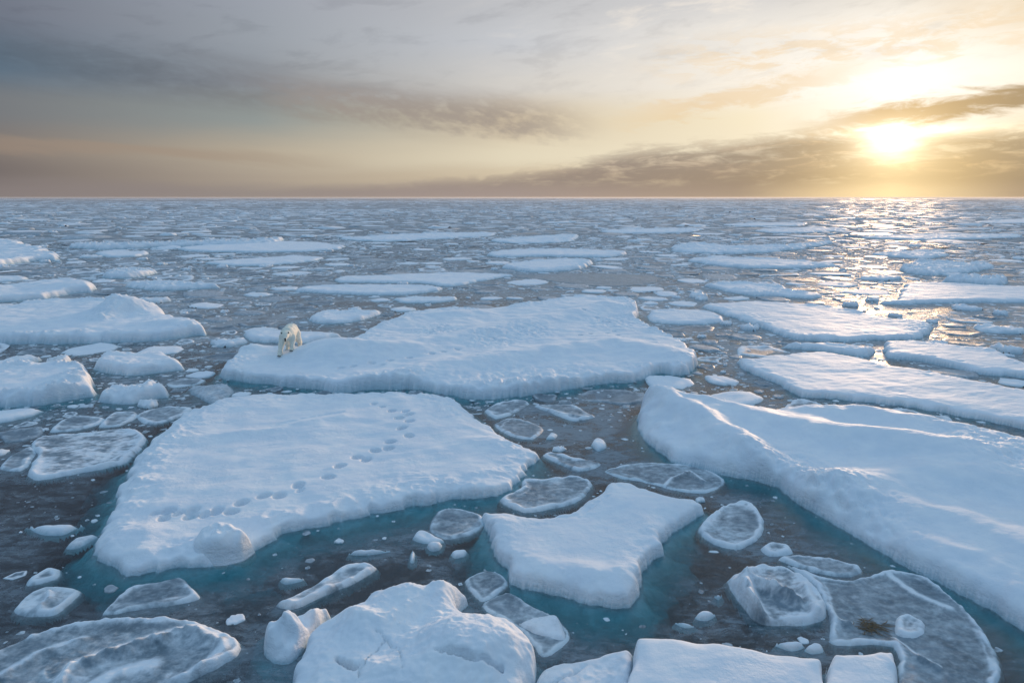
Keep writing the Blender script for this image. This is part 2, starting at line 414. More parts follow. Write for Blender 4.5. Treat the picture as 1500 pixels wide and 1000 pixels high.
def floe(name, label, cat, pts, h=0.35, edge=0.14, jag=1.0, und=0.06, rub=0.0, rubw=0.8, mounds=(), ridges=(), tracks=(), cracks=(), pits=(),
         foot=1.3, drop=0.45, rim=None, lumps=0.0, cliff=0.75, sh=0.6, seed=1, group=None, z0=0.0, snow=1.0, tex=1.0, tilt=None, cellk=1.25, keep=True, n_spl=6, ret=False):
    W = to_outline(pts, h, z0)
    poly = spline(W, n_spl)
    if keep: POLYS.append(poly); KINDS.append(foot >= 1.5)
    dist = np.hypot(np.hypot(W[:, 0], W[:, 1]), CAM_H)
    if keep and dist.min() > 45 and not lumps and und < 0.15: h = h * 0.72; W = to_outline(pts, h, z0); poly = spline(W, n_spl); POLYS[-1] = poly
    dm = 0.55 * dist.min() + 0.45 * np.median(dist)
    cell = max(0.022, cellk * dm / 683)
    ext = np.ptp(poly, axis=0); size = max(ext)
    cell = min(cell, min(ext) / 10)
    pad = foot + 0.2
    x0, y0 = poly.min(0) - pad; x1, y1 = poly.max(0) + pad
    nx, ny = int((x1 - x0) / cell) + 2, int((y1 - y0) / cell) + 2
    xs = x0 + np.arange(nx) * cell; ys = y0 + np.arange(ny) * cell
    K = 5
    cx = x0 + np.arange(0, nx + K, K) * cell; cy = y0 + np.arange(0, ny + K, K) * cell
    CX, CY = np.meshgrid(cx, cy)
    cs = poly_sd(CX.ravel(), CY.ravel(), poly).reshape(CX.shape)
    ix = np.arange(nx) / K; iy = np.arange(ny) / K
    i0 = np.minimum(ix.astype(int), len(cx) - 2); j0 = np.minimum(iy.astype(int), len(cy) - 2)
    fx = (ix - i0)[None, :]; fy = (iy - j0)[:, None]
    J, I = np.ix_(j0, i0)
    sd = (cs[J, I] * (1 - fx) * (1 - fy) + cs[J, I + 1] * fx * (1 - fy) + cs[J + 1, I] * (1 - fx) * fy + cs[J + 1, I + 1] * fx * fy)
    X, Y = np.meshgrid(xs, ys)
    near = np.abs(sd) < K * cell * 1.5
    sd[near] = poly_sd(X[near], Y[near], poly)
    s = seed * 101
    k = min(1.0, size / 6) * jag
    d = sd + k * (0.24 * fbm(X * 1.0, Y * 1.0, 3, s) + 0.10 * (ridged(X * 2.6, Y * 2.6, 2, s + 5) - 0.6))
    if dist.min() > 45: d = d + 0.05 * min(ext) * fbm(X * 5 / size, Y * 5 / min(ext), 4, s + 8, 0.6) * sstep(sd, 0.5 * min(ext), 0)
    gy, gx = np.gradient(d, cell)
    g2 = gx * gx + gy * gy + 0.15
    sn = np.abs(d) < 0.55 * cell * np.sqrt(g2)
    mvx = np.clip(-d * gx / g2, -0.5 * cell, 0.5 * cell); mvy = np.clip(-d * gy / g2, -0.5 * cell, 0.5 * cell)
    X = np.where(sn, X + mvx, X); Y = np.where(sn, Y + mvy, Y); d = np.where(sn, 0.0, d)
    edge = max(edge, cell * 1.2)
    # ---- top of the floe
    snowa = np.full(X.shape, float(snow))
    T = h + und * (fbm(X * 0.35, Y * 0.35, 3, s + 20) + 0.4 * fbm(X * 1.0, Y * 1.0, 2, s + 21))
    ca, sa_ = math.cos(0.3), math.sin(0.3)
    U, V = X * ca + Y * sa_, -X * sa_ + Y * ca
    T = T + tex * (0.016 * fbm(U * 0.7, V * 2.2, 4, s + 30, 0.5) + 0.004 * fbm(X * 5, Y * 5, 3, s + 31))
    if tilt is not None:
        c = W.mean(0); T = T + (X - c[0]) * tilt[0] + (Y - c[1]) * tilt[1]
    for mo in mounds:
        px, py, mh, rx, ry, ang = mo[:6]; pw = mo[6] if len(mo) > 6 else 2.0
        mx, my = ground(px, py, h + z0 + mh * 0.6); a = math.radians(ang)
        u = ((X - mx) * math.cos(a) + (Y - my) * math.sin(a)) / rx; v = (-(X - mx) * math.sin(a) + (Y - my) * math.cos(a)) / ry
        r = np.sqrt(u * u + v * v) * (1 + 0.18 * fbm(X * 1.6 / max(rx, .4), Y * 1.6 / max(rx, .4), 3, s + 41))
        T = T + mh * np.exp(-r ** pw)
    for L, rh, rw, *opt in ridges:
        Lw = [ground(p[0], p[1], h + z0 + rh * 0.7) for p in L]
        wob = 0.25 * rw * fbm(X * 0.9 / rw, Y * 0.9 / rw, 3, s + 51)
        r = np.maximum(seg_dist(X, Y, Lw) + wob, 0) / rw
        rr = rh * np.exp(-r ** (opt[0] if opt else 1.6))
        if len(opt) > 1: rr = rr * (1 + opt[1] * fbm(X * 4, Y * 4, 3, s + 53))
        T = T + rr
    if rub:
        w = np.exp(-np.maximum(d, 0) / rubw) * sstep(fbm(X * 0.5, Y * 0.5, 2, s + 60), -0.25, 0.25)
        T = T + rub * w * (ridged(X * 2.2, Y * 2.2, 4, s + 61) * 1.3 - 0.35)
    if lumps:
        T = T + lumps * (ridged(X * 1.1, Y * 1.1, 4, s + 70) - 0.45) + lumps * 0.5 * np.abs(fbm(X * 4, Y * 4, 3, s + 71))
    for px, py, pr, pd, n in pits:        # trampled patches
        mx, my = ground(px, py, h + z0); r = np.hypot(X - mx, (Y - my) * 0.7) / pr
        T = T - 0.8 * pd * np.exp(-r ** 2) * np.clip(fbm(X * n * 1.3, Y * n * 0.9, 3, s + 80, 0.6) * 1.6 + 0.15, 0, 1)
    for i, p in enumerate(tracks):        # paw prints pressed into the snow
        mx, my = ground(p[0], p[1], h + z0); q = p[2] if len(p) > 2 else 1.0
        jx, jy = X - mx, (Y - my)
        r = np.hypot(jx / 0.150, jy / 0.18) / q * (1 + 0.15 * math.sin(i * 2.3) * np.sin(np.arctan2(jy, jx) * 2 + i))
        T = T - 0.24 * q * np.exp(-r ** 6)
    for L, cw, cd in cracks:
        Lw = [ground(p[0], p[1], h + z0) for p in L]
        r = np.maximum(seg_dist(X + 0.07 * fbm(X * 5, Y * 5, 3, s + 90), Y + 0.07 * fbm(X * 5, Y * 5, 3, s + 91), Lw) + cw * fbm(X * 3, Y * 3, 2, s + 92), 0) / cw
        T = T - cd * np.exp(-r ** 2)
    vr = fbm(X * 0.8, Y * 0.8, 3, s + 15)
    en = edge * np.clip(1 + 0.8 * vr, 0.4, 2)
    tt = np.clip(d / en, 0, 1)
    pf = (1 - (1 - tt) ** 2.2) ** (1 / 2.2)
    if rim is None:
        cf = np.clip(cliff + 0.45 * fbm(X * 0.6 + 9, Y * 0.6, 3, s + 16), 0.15, 0.95)
        ts = np.clip(d / (sh * np.clip(1 + 0.9 * vr, 0.35, 2.2)), 0, 1)
        pf = cf * pf + (1 - cf) * (1 - (1 - ts) ** 2) * pf
        if tex > 0.8:
            T = T + 0.045 * np.exp(-np.maximum(d, 0) / 0.35) * (fbm(X * 4, Y * 4, 4, s + 17, 0.6) + 0.1)
            T = T + 0.06 * np.exp(-(np.maximum(d - 0.08, 0) / 0.22) ** 1.5) * np.clip(ridged(X * 6, Y * 6, 3, s + 18, 0.6) - 0.35, 0, 1) * sstep(vr, -0.35, 0.3)
    if rim is not None:
        rh, rw, ri = rim                  # rim height, rim width, snow inside
        wv = 1 + 1.1 * fbm(X * 1.3, Y * 1.3, 3, s + 100)
        rwid = 0.72 * rw * np.clip(wv, 0.3, 2.4)
        e = np.exp(-((d - rwid * 0.9) / rwid) ** 2)
        e = e * (0.35 + 0.65 * sstep(fbm(X * 0.9, Y * 0.9, 3, s + 109), -0.35, 0.05))
        lump = np.clip(0.7 + 1.2 * fbm(X * 4.5, Y * 4.5, 4, s + 101, 0.6), 0.05, 1.9)
        T = T + 0.62 * rh * e * lump + 0.012 * fbm(X * 5, Y * 5, 4, s + 104, 0.6) + 0.05 * np.clip(ridged(X * 2.6, Y * 2.6, 3, s + 105) - 0.72, 0, 1)
        nf = fbm(X * 0.9, Y * 1.5, 5, s + 102, 0.62)
        # faint overlapping growth lines and patches of frost inside the rim
        gl = np.exp(-((np.mod(d + 0.3 * fbm(X * 0.8, Y * 0.8, 3, s + 106), 0.55) - 0.2) / 0.04) ** 2) * sstep(fbm(X * 0.7, Y * 0.7, 2, s + 107), 0.0, 0.4)
        T = T + 0.015 * gl
        ff = fbm(X * 4.5, Y * 7, 4, s + 108, 0.65)
        snowa = np.clip(e * np.clip(0.25 + 0.6 * lump, 0, 0.95) + (0.14 + 0.8 * ri) * sstep(nf + 0.35 * ff, -0.40, 0.55) + 0.3 * gl + 0.24 + 0.14 * ff, 0, 1)
        for L, rh2, rw2, *opt in ridges:
            Lw = [ground(p[0], p[1], h) for p in L]
            snowa = np.maximum(snowa, np.exp(-(seg_dist(X, Y, Lw) / (rw2 * 1.2)) ** 2))
        snowa = np.where(d < 0, 0.3, snowa)
    tu = np.maximum(-d, 0)
    sw = foot * np.clip(0.45 + 0.5 * fbm(X * 0.7, Y * 0.7, 4, s + 7, 0.6), 0.12, 0.9)
    und_z = -0.04 - drop * np.minimum(tu, sw) - 2.2 * np.maximum(tu - sw, 0) - 0.10 * np.minimum(tu * 3, 1) * (0.5 + fbm(X * 2, Y * 2, 3, s + 6))
    Z = np.where(d > 0, np.maximum(T, 0.015) * pf, np.minimum(und_z, -0.02))
    Zb = Z.copy()
    for q in range(2):
        Zb[1:-1] = 0.25 * Zb[:-2] + 0.5 * Zb[1:-1] + 0.25 * Zb[2:]; Zb[:, 1:-1] = 0.25 * Zb[:, :-2] + 0.5 * Zb[:, 1:-1] + 0.25 * Zb[:, 2:]
    Z = np.where((d > 0) & (d < max(0.3, 4 * cell)) & (Zb > 0.0), Zb, Z)
    Z = np.where(sn, -0.005, Z) + z0
    wet = sstep(Z + 0.04 * fbm(X * 3, Y * 3, 3, s + 33), 0.09, 0.0) if z0 == 0 else np.zeros_like(Z)
    if rim is not None: wet = wet * 0.5
    okv = (d > -foot)
    ok = okv[:-1, :-1] & okv[1:, :-1] & okv[:-1, 1:] & okv[1:, 1:]
    idx = np.arange(nx * ny).reshape(ny, nx)
    F = np.stack([idx[:-1, :-1][ok], idx[:-1, 1:][ok], idx[1:, 1:][ok], idx[1:, :-1][ok]], 1)
    used = np.zeros(nx * ny, bool); used[F.ravel()] = True
    remap = np.cumsum(used) - 1
    c = W.mean(0)
    Vv = np.stack([X.ravel() - c[0], Y.ravel() - c[1], Z.ravel()], 1)[used]
    me = make_mesh(name, Vv, remap[F], {'snow': snowa.ravel()[used], 'wet': wet.ravel()[used]})
    o = link(name, me, ICE, label=label, cat=cat, group=group, loc=(c[0], c[1], 0))
    if ret:
        def hf(px, py):
            i = int(np.clip((px - x0) / cell, 0, nx - 1)); j = int(np.clip((py - y0) / cell, 0, ny - 1)); return float(Z[j, i])
        return o, hf
    return o

# ------------------------------------------------------------------ traced floes (outline points are where their edges stand)
floe('ice_floe', 'broad flat floe with a curved line of paw prints, in front of the bear floe', 'ice floe',
     [(390,572),(450,572),(540,570),(600,571),(653,577),(682,593),(704,613),(726,626),(752,646),(789,666),(772,683),(759,705),(734,723),(664,732),(589,745),(510,762),(431,778),(400,793),(372,806),(343,824),(264,831),(189,839),(174,835),(140,822),(147,793),(154,771),(169,749),(172,729),(183,710),(194,681),(216,661),(229,646),(246,633),(264,613),(282,604),(330,582),(352,573)],
     h=0.30, edge=0.1, rub=0.24, rubw=0.55, und=0.08, seed=3, foot=2.0, drop=0.4,
     tracks=[(409,726),(437,711),(481,699),(498,683),(523,668),(536,671),(550,658),(569,655),(572,646),(589,627),(599,637),(600,617),(585,611),(600,607,.9),(594,602,.9),(574,600,.9),(240,757,.9),(246,747),(282,746),(279,754),(317,747),(339,748),(354,735),(387,726),(440,718,.6),(560,594,.7),(548,590,.7),(228,750,.7),(262,750,.8),(300,752,.8)],
     ridges=[([(273,641),(340,634),(400,628),(450,617),(501,608)], 0.07, 0.35), ([(236,640),(190,720),(160,790)], 0.10, 0.35, 1.6, 0.8), ([(430,752),(560,722),(700,712)], 0.10, 0.9)],
     mounds=[(745,640,0.18,0.9,0.6,0), (186,806,0.16,0.5,0.3,30), (205,775,0.12,0.5,0.4,0)],
     cracks=[([(400,624),(450,612),(501,603)], 0.10, 0.05)], cliff=0.38, sh=1.1)
floe('snow_block', 'rounded block of snow sitting on the near edge of the tracked floe', 'snow block',
     [(284,800),(292,786,.12),(310,775,.2),(333,772,.2),(352,780,.18),(366,792,.1),(368,801),(353,811),(325,817),(298,817),(282,810)],
     h=0.40, edge=0.32, jag=0.5, lumps=0.22, und=0.05, z0=0.16, foot=0.2, drop=2.5, seed=8, keep=False, cellk=1.0, cliff=0.8)
BEAR_FLOE, bear_h = floe('ice_floe', 'large central hummocky floe carrying the polar bear', 'ice floe',
     [(323,552),(335,538),(347,527,.1),(358,511,.35),(370,502,.5),(400,506,.5),(430,505,.5),(453,503,.7),(475,494,1.0),(500,489,1.0),(520,486,.6),(560,473,.4),(597,462),(633,452),(660,449),(713,450),(767,443),(833,434),(867,431),(888,435),(927,443),(934,460),(932,472),(947,480),(967,490),(1000,508),(1016,523),(1020,535),(1013,546),(990,550),(967,548),(920,560),(880,563),(833,570),(783,578),(717,585),(680,583),(655,578),(610,571),(567,570),(543,571),(500,575),(467,571),(400,564),(350,558)],
     h=0.42, edge=0.14, rub=0.26, rubw=0.7, und=0.10, seed=5, foot=2.4, drop=0.32,
     mounds=[(487,506,0.75,1.9,1.5,-8,2.6), (372,508,0.22,0.8,0.6,0), (570,512,0.18,2.2,1.2,0), (880,446,0.15,3.0,2.0,0), (420,530,-0.12,1.8,1.2,0)],
     ridges=[([(560,508),(690,486),(800,464),(890,446)], 0.32, 1.2, 2), ([(540,556),(640,532),(760,515),(900,497),(990,514)], 0.30, 1.1, 2), ([(655,573),(720,560),(800,556),(900,548),(1000,538)], 0.14, 0.5, 1.6, 1.4), ([(560,474),(620,460),(700,455)], 0.16, 0.8)],
     tracks=[(500,537,.9),(518,536,.9),(545,532,.9),(572,529,.9),(600,525,.9),(633,519,.9),(670,512,.9),(560,534,.8),(650,516,.8),(900,484,.8),(905,490,.8),(910,495,.8),(920,498,.8),(890,487,.8),(835,456),(855,460),(875,466),(890,471),(865,488,.8),(850,490,.8)],
     pits=[(640,483,1.2,0.22,2.4),(720,496,1.2,0.25,2.2),(775,485,1.2,0.2,2.2),(745,562,2.2,0.3,1.6),(850,558,1.6,0.25,1.6),(895,471,1.4,0.2,2),(590,562,1.0,.35,2)],
     ret=True, cliff=0.85, sh=0.5)
floe('ice_floe', 'huge smooth ridged floe filling the right foreground', 'ice floe',
     [(934,620),(938,585,.45),(952,561,1.05),(965,565,1.0),(1000,570,.9),(1044,580,.75),(1079,586,.6),(1176,589,.6),(1229,584,.8),(1308,590,.85),(1378,606,.75),(1440,622,.6),(1500,637,.6),(1640,680,.5),(1900,760,.5),(1900,1010),(1640,1000),(1500,923),(1440,888),(1396,864),(1352,842),(1308,820),(1246,784),(1189,749),(1158,732),(1141,714),(1101,703),(1061,696),(1030,688),(986,677),(964,661),(944,645)],
     h=0.45, edge=0.25, jag=0.55, und=0.10, seed=7, foot=1.6, drop=0.7, cellk=1.5,
     ridges=[([(952,568),(985,586),(1040,612),(1085,640),(1115,660)], 0.60, 0.85, 1.7), ([(965,572),(1040,588),(1110,604),(1190,622),(1300,642),(1400,655)], 0.42, 0.95, 1.8),
             ([(1229,592),(1308,600),(1390,622),(1480,650)], 0.38, 1.5, 2), ([(1180,706),(1260,698),(1350,690),(1430,694),(1520,706)], 0.30, 0.9, 2), ([(1240,712),(1320,735),(1400,752),(1500,790)], 0.26, 0.8, 2),
             ([(1300,642),(1400,672),(1520,690)], 0.2, 1.0, 2), ([(1150,588),(1060,592),(1030,583)], 0.12, 0.35, 1.6, 1.5), ([(1060,690),(1140,705),(1230,765),(1320,815),(1420,868)], 0.12, 0.35, 1.6, 0.4)],
     mounds=[(1400,820,0.18,2.0,1.2,-30), (960,575,.22,.7,.9,0)],
     pits=[(1150,690,1.3,0.15,3.2),(1190,715,1.3,0.15,3.0),(1215,735,1.1,0.15,3.2),(1240,760,1.0,0.12,3.2),(1480,668,1.6,0.2,2.6),(1260,770,.8,.1,3.2)], cliff=0.4, sh=1.0)
floe('ice_floe', 'long flat snowy floe just behind the big ridged floe at right', 'ice floe',
     [(1078,527),(1100,523),(1167,515),(1207,513),(1253,522),(1300,533),(1367,543),(1500,570),(1650,598),(1700,680),(1500,629),(1400,608),(1320,595),(1233,586),(1183,583),(1167,578),(1140,564),(1100,547)],
     h=0.28, edge=0.1, rub=0.06, und=0.05, seed=9, foot=1.0, cliff=0.75, sh=0.6)
floe('ice_floe', 'tapering white floe at right edge with a dark lead along its near side', 'ice floe',
     [(1297,498),(1333,497),(1367,500),(1410,507),(1457,517),(1500,537),(1620,565),(1620,585),(1500,555),(1477,551),(1433,548),(1400,540),(1350,530),(1317,526),(1300,519)],
     h=0.28, edge=0.1, rub=0.10, und=0.04, seed=10, foot=0.8, cliff=0.75, sh=0.6)
floe('ice_floe', 'large flat floe right of the bear floe, narrowing to a left point', 'ice floe',
     [(1028,448),(1060,442),(1107,440),(1150,442),(1200,446),(1250,456),(1300,466),(1350,471),(1365,480),(1358,492),(1333,498),(1283,498),(1233,501),(1183,499),(1150,494),(1117,481),(1067,463)],
     h=0.26, edge=0.1, rub=0.22, rubw=0.7, und=0.05, seed=11, foot=0.8, cliff=0.75, sh=0.6)
floe('ice_floe', 'narrow bluish slab wedged between two large flat floes at right', 'ice floe',
     [(1140,507),(1173,500),(1213,500),(1253,507),(1280,514),(1273,523),(1233,519),(1187,513)], h=0.3, edge=0.3, rub=0.2, und=0.1, seed=12, foot=0.6)
floe('ice_floe', 'wide flat sunlit floe reaching out of the right edge below the sun', 'ice floe',
     [(1273,443),(1307,437),(1320,427),(1327,413),(1400,414),(1500,418),(1580,422),(1580,447),(1500,444),(1400,444),(1333,446)], h=0.40, edge=0.25, rub=0.08, und=0.06, seed=13, foot=0.8)
floe('ice_floe', 'small white floe with a crumbled near edge, behind the narrow-ended flat floe', 'ice floe',
     [(1030,418),(1050,413),(1100,413),(1140,419),(1165,428),(1205,432),(1190,438),(1147,435),(1107,434),(1067,428)], h=0.35, edge=0.3, rub=0.35, rubw=1.5, und=0.06, seed=14, foot=0.8)
floe('ice_floe', 'long pale floe in the middle distance, right of centre, pointed at both ends', 'ice floe',
     [(1007,380),(1050,375),(1133,378),(1183,383),(1227,390),(1180,393),(1090,393),(1040,388)], h=0.4, edge=0.3, rub=0.3, rubw=2, seed=15, foot=0.8)
floe('ice_floe', 'thin hummocky floe strip in front of the hazy right horizon', 'ice floe',
     [(985,362),(1020,356),(1080,359),(1150,358),(1225,355),(1160,367),(1080,372),(1000,370)], h=0.32, edge=0.4, rub=0.45, rubw=4, und=0.2, seed=16, foot=0.8)
floe('ice_floe', 'pale rough floe behind the wide sunlit floe at right', 'ice floe',
     [(1320,393),(1345,380),(1383,384),(1450,388),(1440,397),(1367,404),(1333,400)], h=0.4, edge=0.4, rub=0.7, rubw=3, seed=17, foot=0.8)
floe('ice_rubble', 'low bluish ridge of ice rubble on the far side of the wide sunlit floe', 'ice rubble',
     [(1373,409),(1400,403),(1440,405),(1472,408),(1470,418),(1410,416),(1385,414)], h=0.4, edge=0.4, lumps=0.6, seed=18, foot=0.8)
for lab, pts, sd in [
    ('distant thin floe streak under the sun, left of the bright glitter', [(1105,337),(1160,333),(1233,334),(1240,338),(1150,342)], 21),
    ('distant pale floe streak right of the bright glitter', [(1260,346),(1360,342),(1480,343),(1490,348),(1350,352)], 22),
    ('distant warm-lit floe straight below the sun glitter', [(1275,371),(1350,366),(1392,373),(1350,379)], 23),
    ('farthest white floe streak touching the right edge', [(1430,324),(1500,320),(1560,322),(1540,327),(1450,327)], 24),
    ('distant white floe streak above the grey sheet of new ice', [(880,338),(960,334),(1030,336),(1000,341),(910,342)], 25),
    ('distant slim floe streak above the middle of the bear floe', [(500,350),(600,342),(717,340),(722,346),(625,351),(560,354)], 26),
    ('distant blue hummocky floe strip right of centre', [(717,352),(790,345),(845,344),(835,354),(760,357)], 27),
    ('distant low floe strip left of the sun glitter, near the horizon', [(1060,329),(1110,326),(1180,327),(1170,331),(1090,332)], 28)]:
    floe('ice_floe', lab, 'ice floe', pts, h=0.3, edge=0.3, rub=0.35, rubw=4, und=0.14, seed=sd, foot=0.8)
# left side
floe('ice_floe', 'big hummocked floe at the left edge with a steep wind-carved snow mound', 'ice floe',
     [(-100,452),(0,447),(50,442,.4),(133,434,.7),(187,432,1.0),(213,437,.9),(233,450,.7),(262,462,.5),(286,470,.3),(301,482),(292,491),(247,498),(200,501),(100,504),(0,504),(-100,504)],
     h=0.55, edge=0.2, rub=0.35, rubw=1.0, und=0.12, seed=31, foot=1.0,
     mounds=[(190,447,0.75,1.5,1.3,0,2.4), (160,455,0.45,2.2,1.2,20,2.2), (245,470,0.3,1.5,0.8,0)], ridges=[([(150,462),(180,446),(205,442)], 0.35, 0.7, 1.8, 0.6)], cliff=0.6)
floe('ice_floe', 'white floe at the left edge, lower middle, with a rubble-piled right end', 'ice floe',
     [(-100,535),(0,530),(83,527),(120,531),(134,550),(140,567),(127,581),(100,588),(50,594),(0,598),(-100,602)],
     h=0.48, edge=0.2, rub=0.5, rubw=0.9, und=0.1, seed=32, foot=1.6, mounds=[(112,550,0.3,0.9,1.2,0)], cliff=0.6)
floe('ice_floe', 'small low floe at the left edge in front of the rubble-ended floe', 'ice floe',
     [(-70,601),(0,599),(40,595),(63,598),(50,608),(30,614),(0,620),(-70,628)], h=0.12, edge=0.15, seed=33, foot=1.2)
floe('ice_floe', 'compact oval snow-covered floe left of the bear floe', 'ice floe',
     [(137,540),(155,526),(200,515),(240,514),(263,523),(269,533),(260,543),(200,550),(160,548)], h=0.42, edge=0.4, rub=0.2, und=0.1, seed=34, foot=0.8, tilt=(0, 0.02))
floe('ice_rubble', 'jagged heap of snowy ice rubble in front of the oval floe', 'ice rubble',
     [(147,588),(160,574),(200,566),(222,554),(237,560),(248,576),(233,583),(187,593)], h=0.28, edge=0.3, lumps=0.35, seed=35, foot=0.7, mounds=[(220,568,0.25,0.6,0.6,0)])
floe('slush_floe', 'grey slushy floe touching the upper left corner of the tracked floe', 'ice floe',
     [(273,571),(300,562),(330,561),(343,571),(330,585),(310,592),(293,584)], h=0.10, edge=0.3, lumps=0.16, snow=0.55, seed=36, foot=0.6)
floe('ice_floe', 'long rounded white floe at the left edge above the hummocked floe', 'ice floe',
     [(-80,425),(0,417),(50,413,.4),(100,405,.6),(127,410,.4),(137,422),(110,430),(67,438),(0,443),(-80,447)], h=0.5, edge=0.5, rub=0.2, und=0.15, seed=37, foot=0.8, mounds=[(100,415,0.3,2,1.5,0)])
floe('ice_floe', 'broad pale floe at the left edge in the middle distance', 'ice floe',
     [(-80,358),(0,354),(20,350),(40,358),(70,364),(92,378),(60,382),(0,390),(-80,393)], h=0.6, edge=0.5, rub=0.5, rubw=2, und=0.2, seed=38, foot=0.8)
floe('ice_floe', 'very small flat floe below the distant blue hummocks at left', 'ice floe',
     [(140,371),(213,367),(216,371),(200,376),(160,377)], h=0.35, edge=0.3, rub=0.2, seed=39, foot=0.8)
floe('ice_floe', 'wide bright flat floe in the left middle distance, upper of two', 'ice floe',
     [(260,365),(317,358),(400,353),(467,354),(505,361),(483,367),(400,370),(300,369)], h=0.4, edge=0.3, rub=0.1, seed=40, foot=0.8)
floe('ice_floe', 'bright flat spindle-shaped floe in the left middle distance, lower of two', 'ice floe',
     [(300,386),(367,378),(433,374),(473,377),(450,384),(367,390)], h=0.3, edge=0.3, rub=0.1, seed=41, foot=0.8)
floe('ice_rubble', 'long bluish row of ice hummocks in the left distance', 'ice rubble',
     [(100,362),(150,357),(200,352,1),(290,349,1),(310,341,1.6),(350,348,1),(400,345,1),(416,349),(400,357),(330,360),(250,362),(150,366)], h=0.45, edge=0.5, lumps=0.9, und=0.3, seed=42, foot=0.8)
floe('ice_rubble', 'small snowy rubble pile between two left-hand floes, upper of the two piles', 'ice rubble',
     [(150,407),(165,399),(185,393),(230,394),(217,402),(187,408)], h=0.4, edge=0.4, lumps=0.55, seed=43, foot=0.6)
floe('ice_rubble', 'low ragged rubble strip above the tip of the big hummocked floe', 'ice rubble',
     [(183,420),(213,412),(267,412),(323,417),(300,423),(233,426)], h=0.3, edge=0.4, lumps=0.4, seed=44, foot=0.6)
floe('ice_floe', 'tiny floe touching the left edge above the rounded white floe', 'ice floe',
     [(-25,406),(20,403),(42,405),(30,411),(-20,414)], h=0.3, edge=0.3, rub=0.2, seed=45, foot=0.6)
floe('ice_floe', 'flat pale floe lying directly behind the bear', 'ice floe',
     [(357,491),(370,484),(400,482),(440,483),(475,484),(498,489),(490,496),(450,503),(400,503),(367,499)], h=0.26, edge=0.3, rub=0.1, seed=46, foot=0.7)
floe('ice_floe', 'small white floe behind the left back corner of the bear floe', 'ice floe',
     [(453,468),(467,458),(500,453),(533,454),(558,457),(540,467),(500,474),(465,474)], h=0.32, edge=0.35, rub=0.25, seed=47, foot=0.7)
floe('ice_floe', 'flat white floe behind the bear floe, with a straight dark crack along its near side', 'ice floe',
     [(498,406),(583,401),(667,398),(749,401),(733,407),(673,418),(652,420),(610,415),(500,414)], h=0.3, edge=0.2, rub=0.08, seed=48, foot=0.6)
floe('ice_floe', 'flat white floe behind the bear floe, on the near side of a straight crack', 'ice floe',
     [(432,427),(457,419),(500,416),(600,416),(648,421),(633,428),(583,433),(500,431)], h=0.32, edge=0.2, rub=0.15, seed=49, foot=0.6)
floe('ice_floe', 'little bluish floe in front of the cracked pair of flat floes', 'ice floe',
     [(577,438),(620,433),(672,436),(645,443),(595,444)], h=0.2, edge=0.2, rub=0.2, seed=50, foot=0.6)
floe('ice_floe', 'pale floe in the centre distance, farther of two adjoining ones', 'ice floe',
     [(713,373),(747,365),(833,364),(917,369),(893,377),(787,376),(733,377)], h=0.4, edge=0.3, rub=0.3, rubw=1.5, seed=51, foot=0.6)
floe('ice_floe', 'bright rimmed floe in the centre distance, nearer of two adjoining ones', 'ice floe',
     [(737,393),(753,384),(817,378),(868,384),(847,395),(783,399)], h=0.45, edge=0.4, rub=0.4, rubw=1.2, seed=52, foot=0.6)
floe('new_ice_sheet', 'smooth grey-brown sheet of bare new ice in the centre distance', 'new ice',
     [(748,404),(833,400),(940,402),(970,408),(940,418),(870,419),(800,411)], h=0.05, edge=0.2, snow=0.36, tex=0.7, jag=3, und=0.03, seed=53, foot=0.4)
floe('ice_floe', 'small oval white floe in the gap right of the bear floe', 'ice floe',
     [(947,463),(957,453),(1000,451),(1035,456),(1060,467),(1050,474),(1000,476),(960,473)], h=0.3, edge=0.35, rub=0.1, seed=54, foot=0.7)
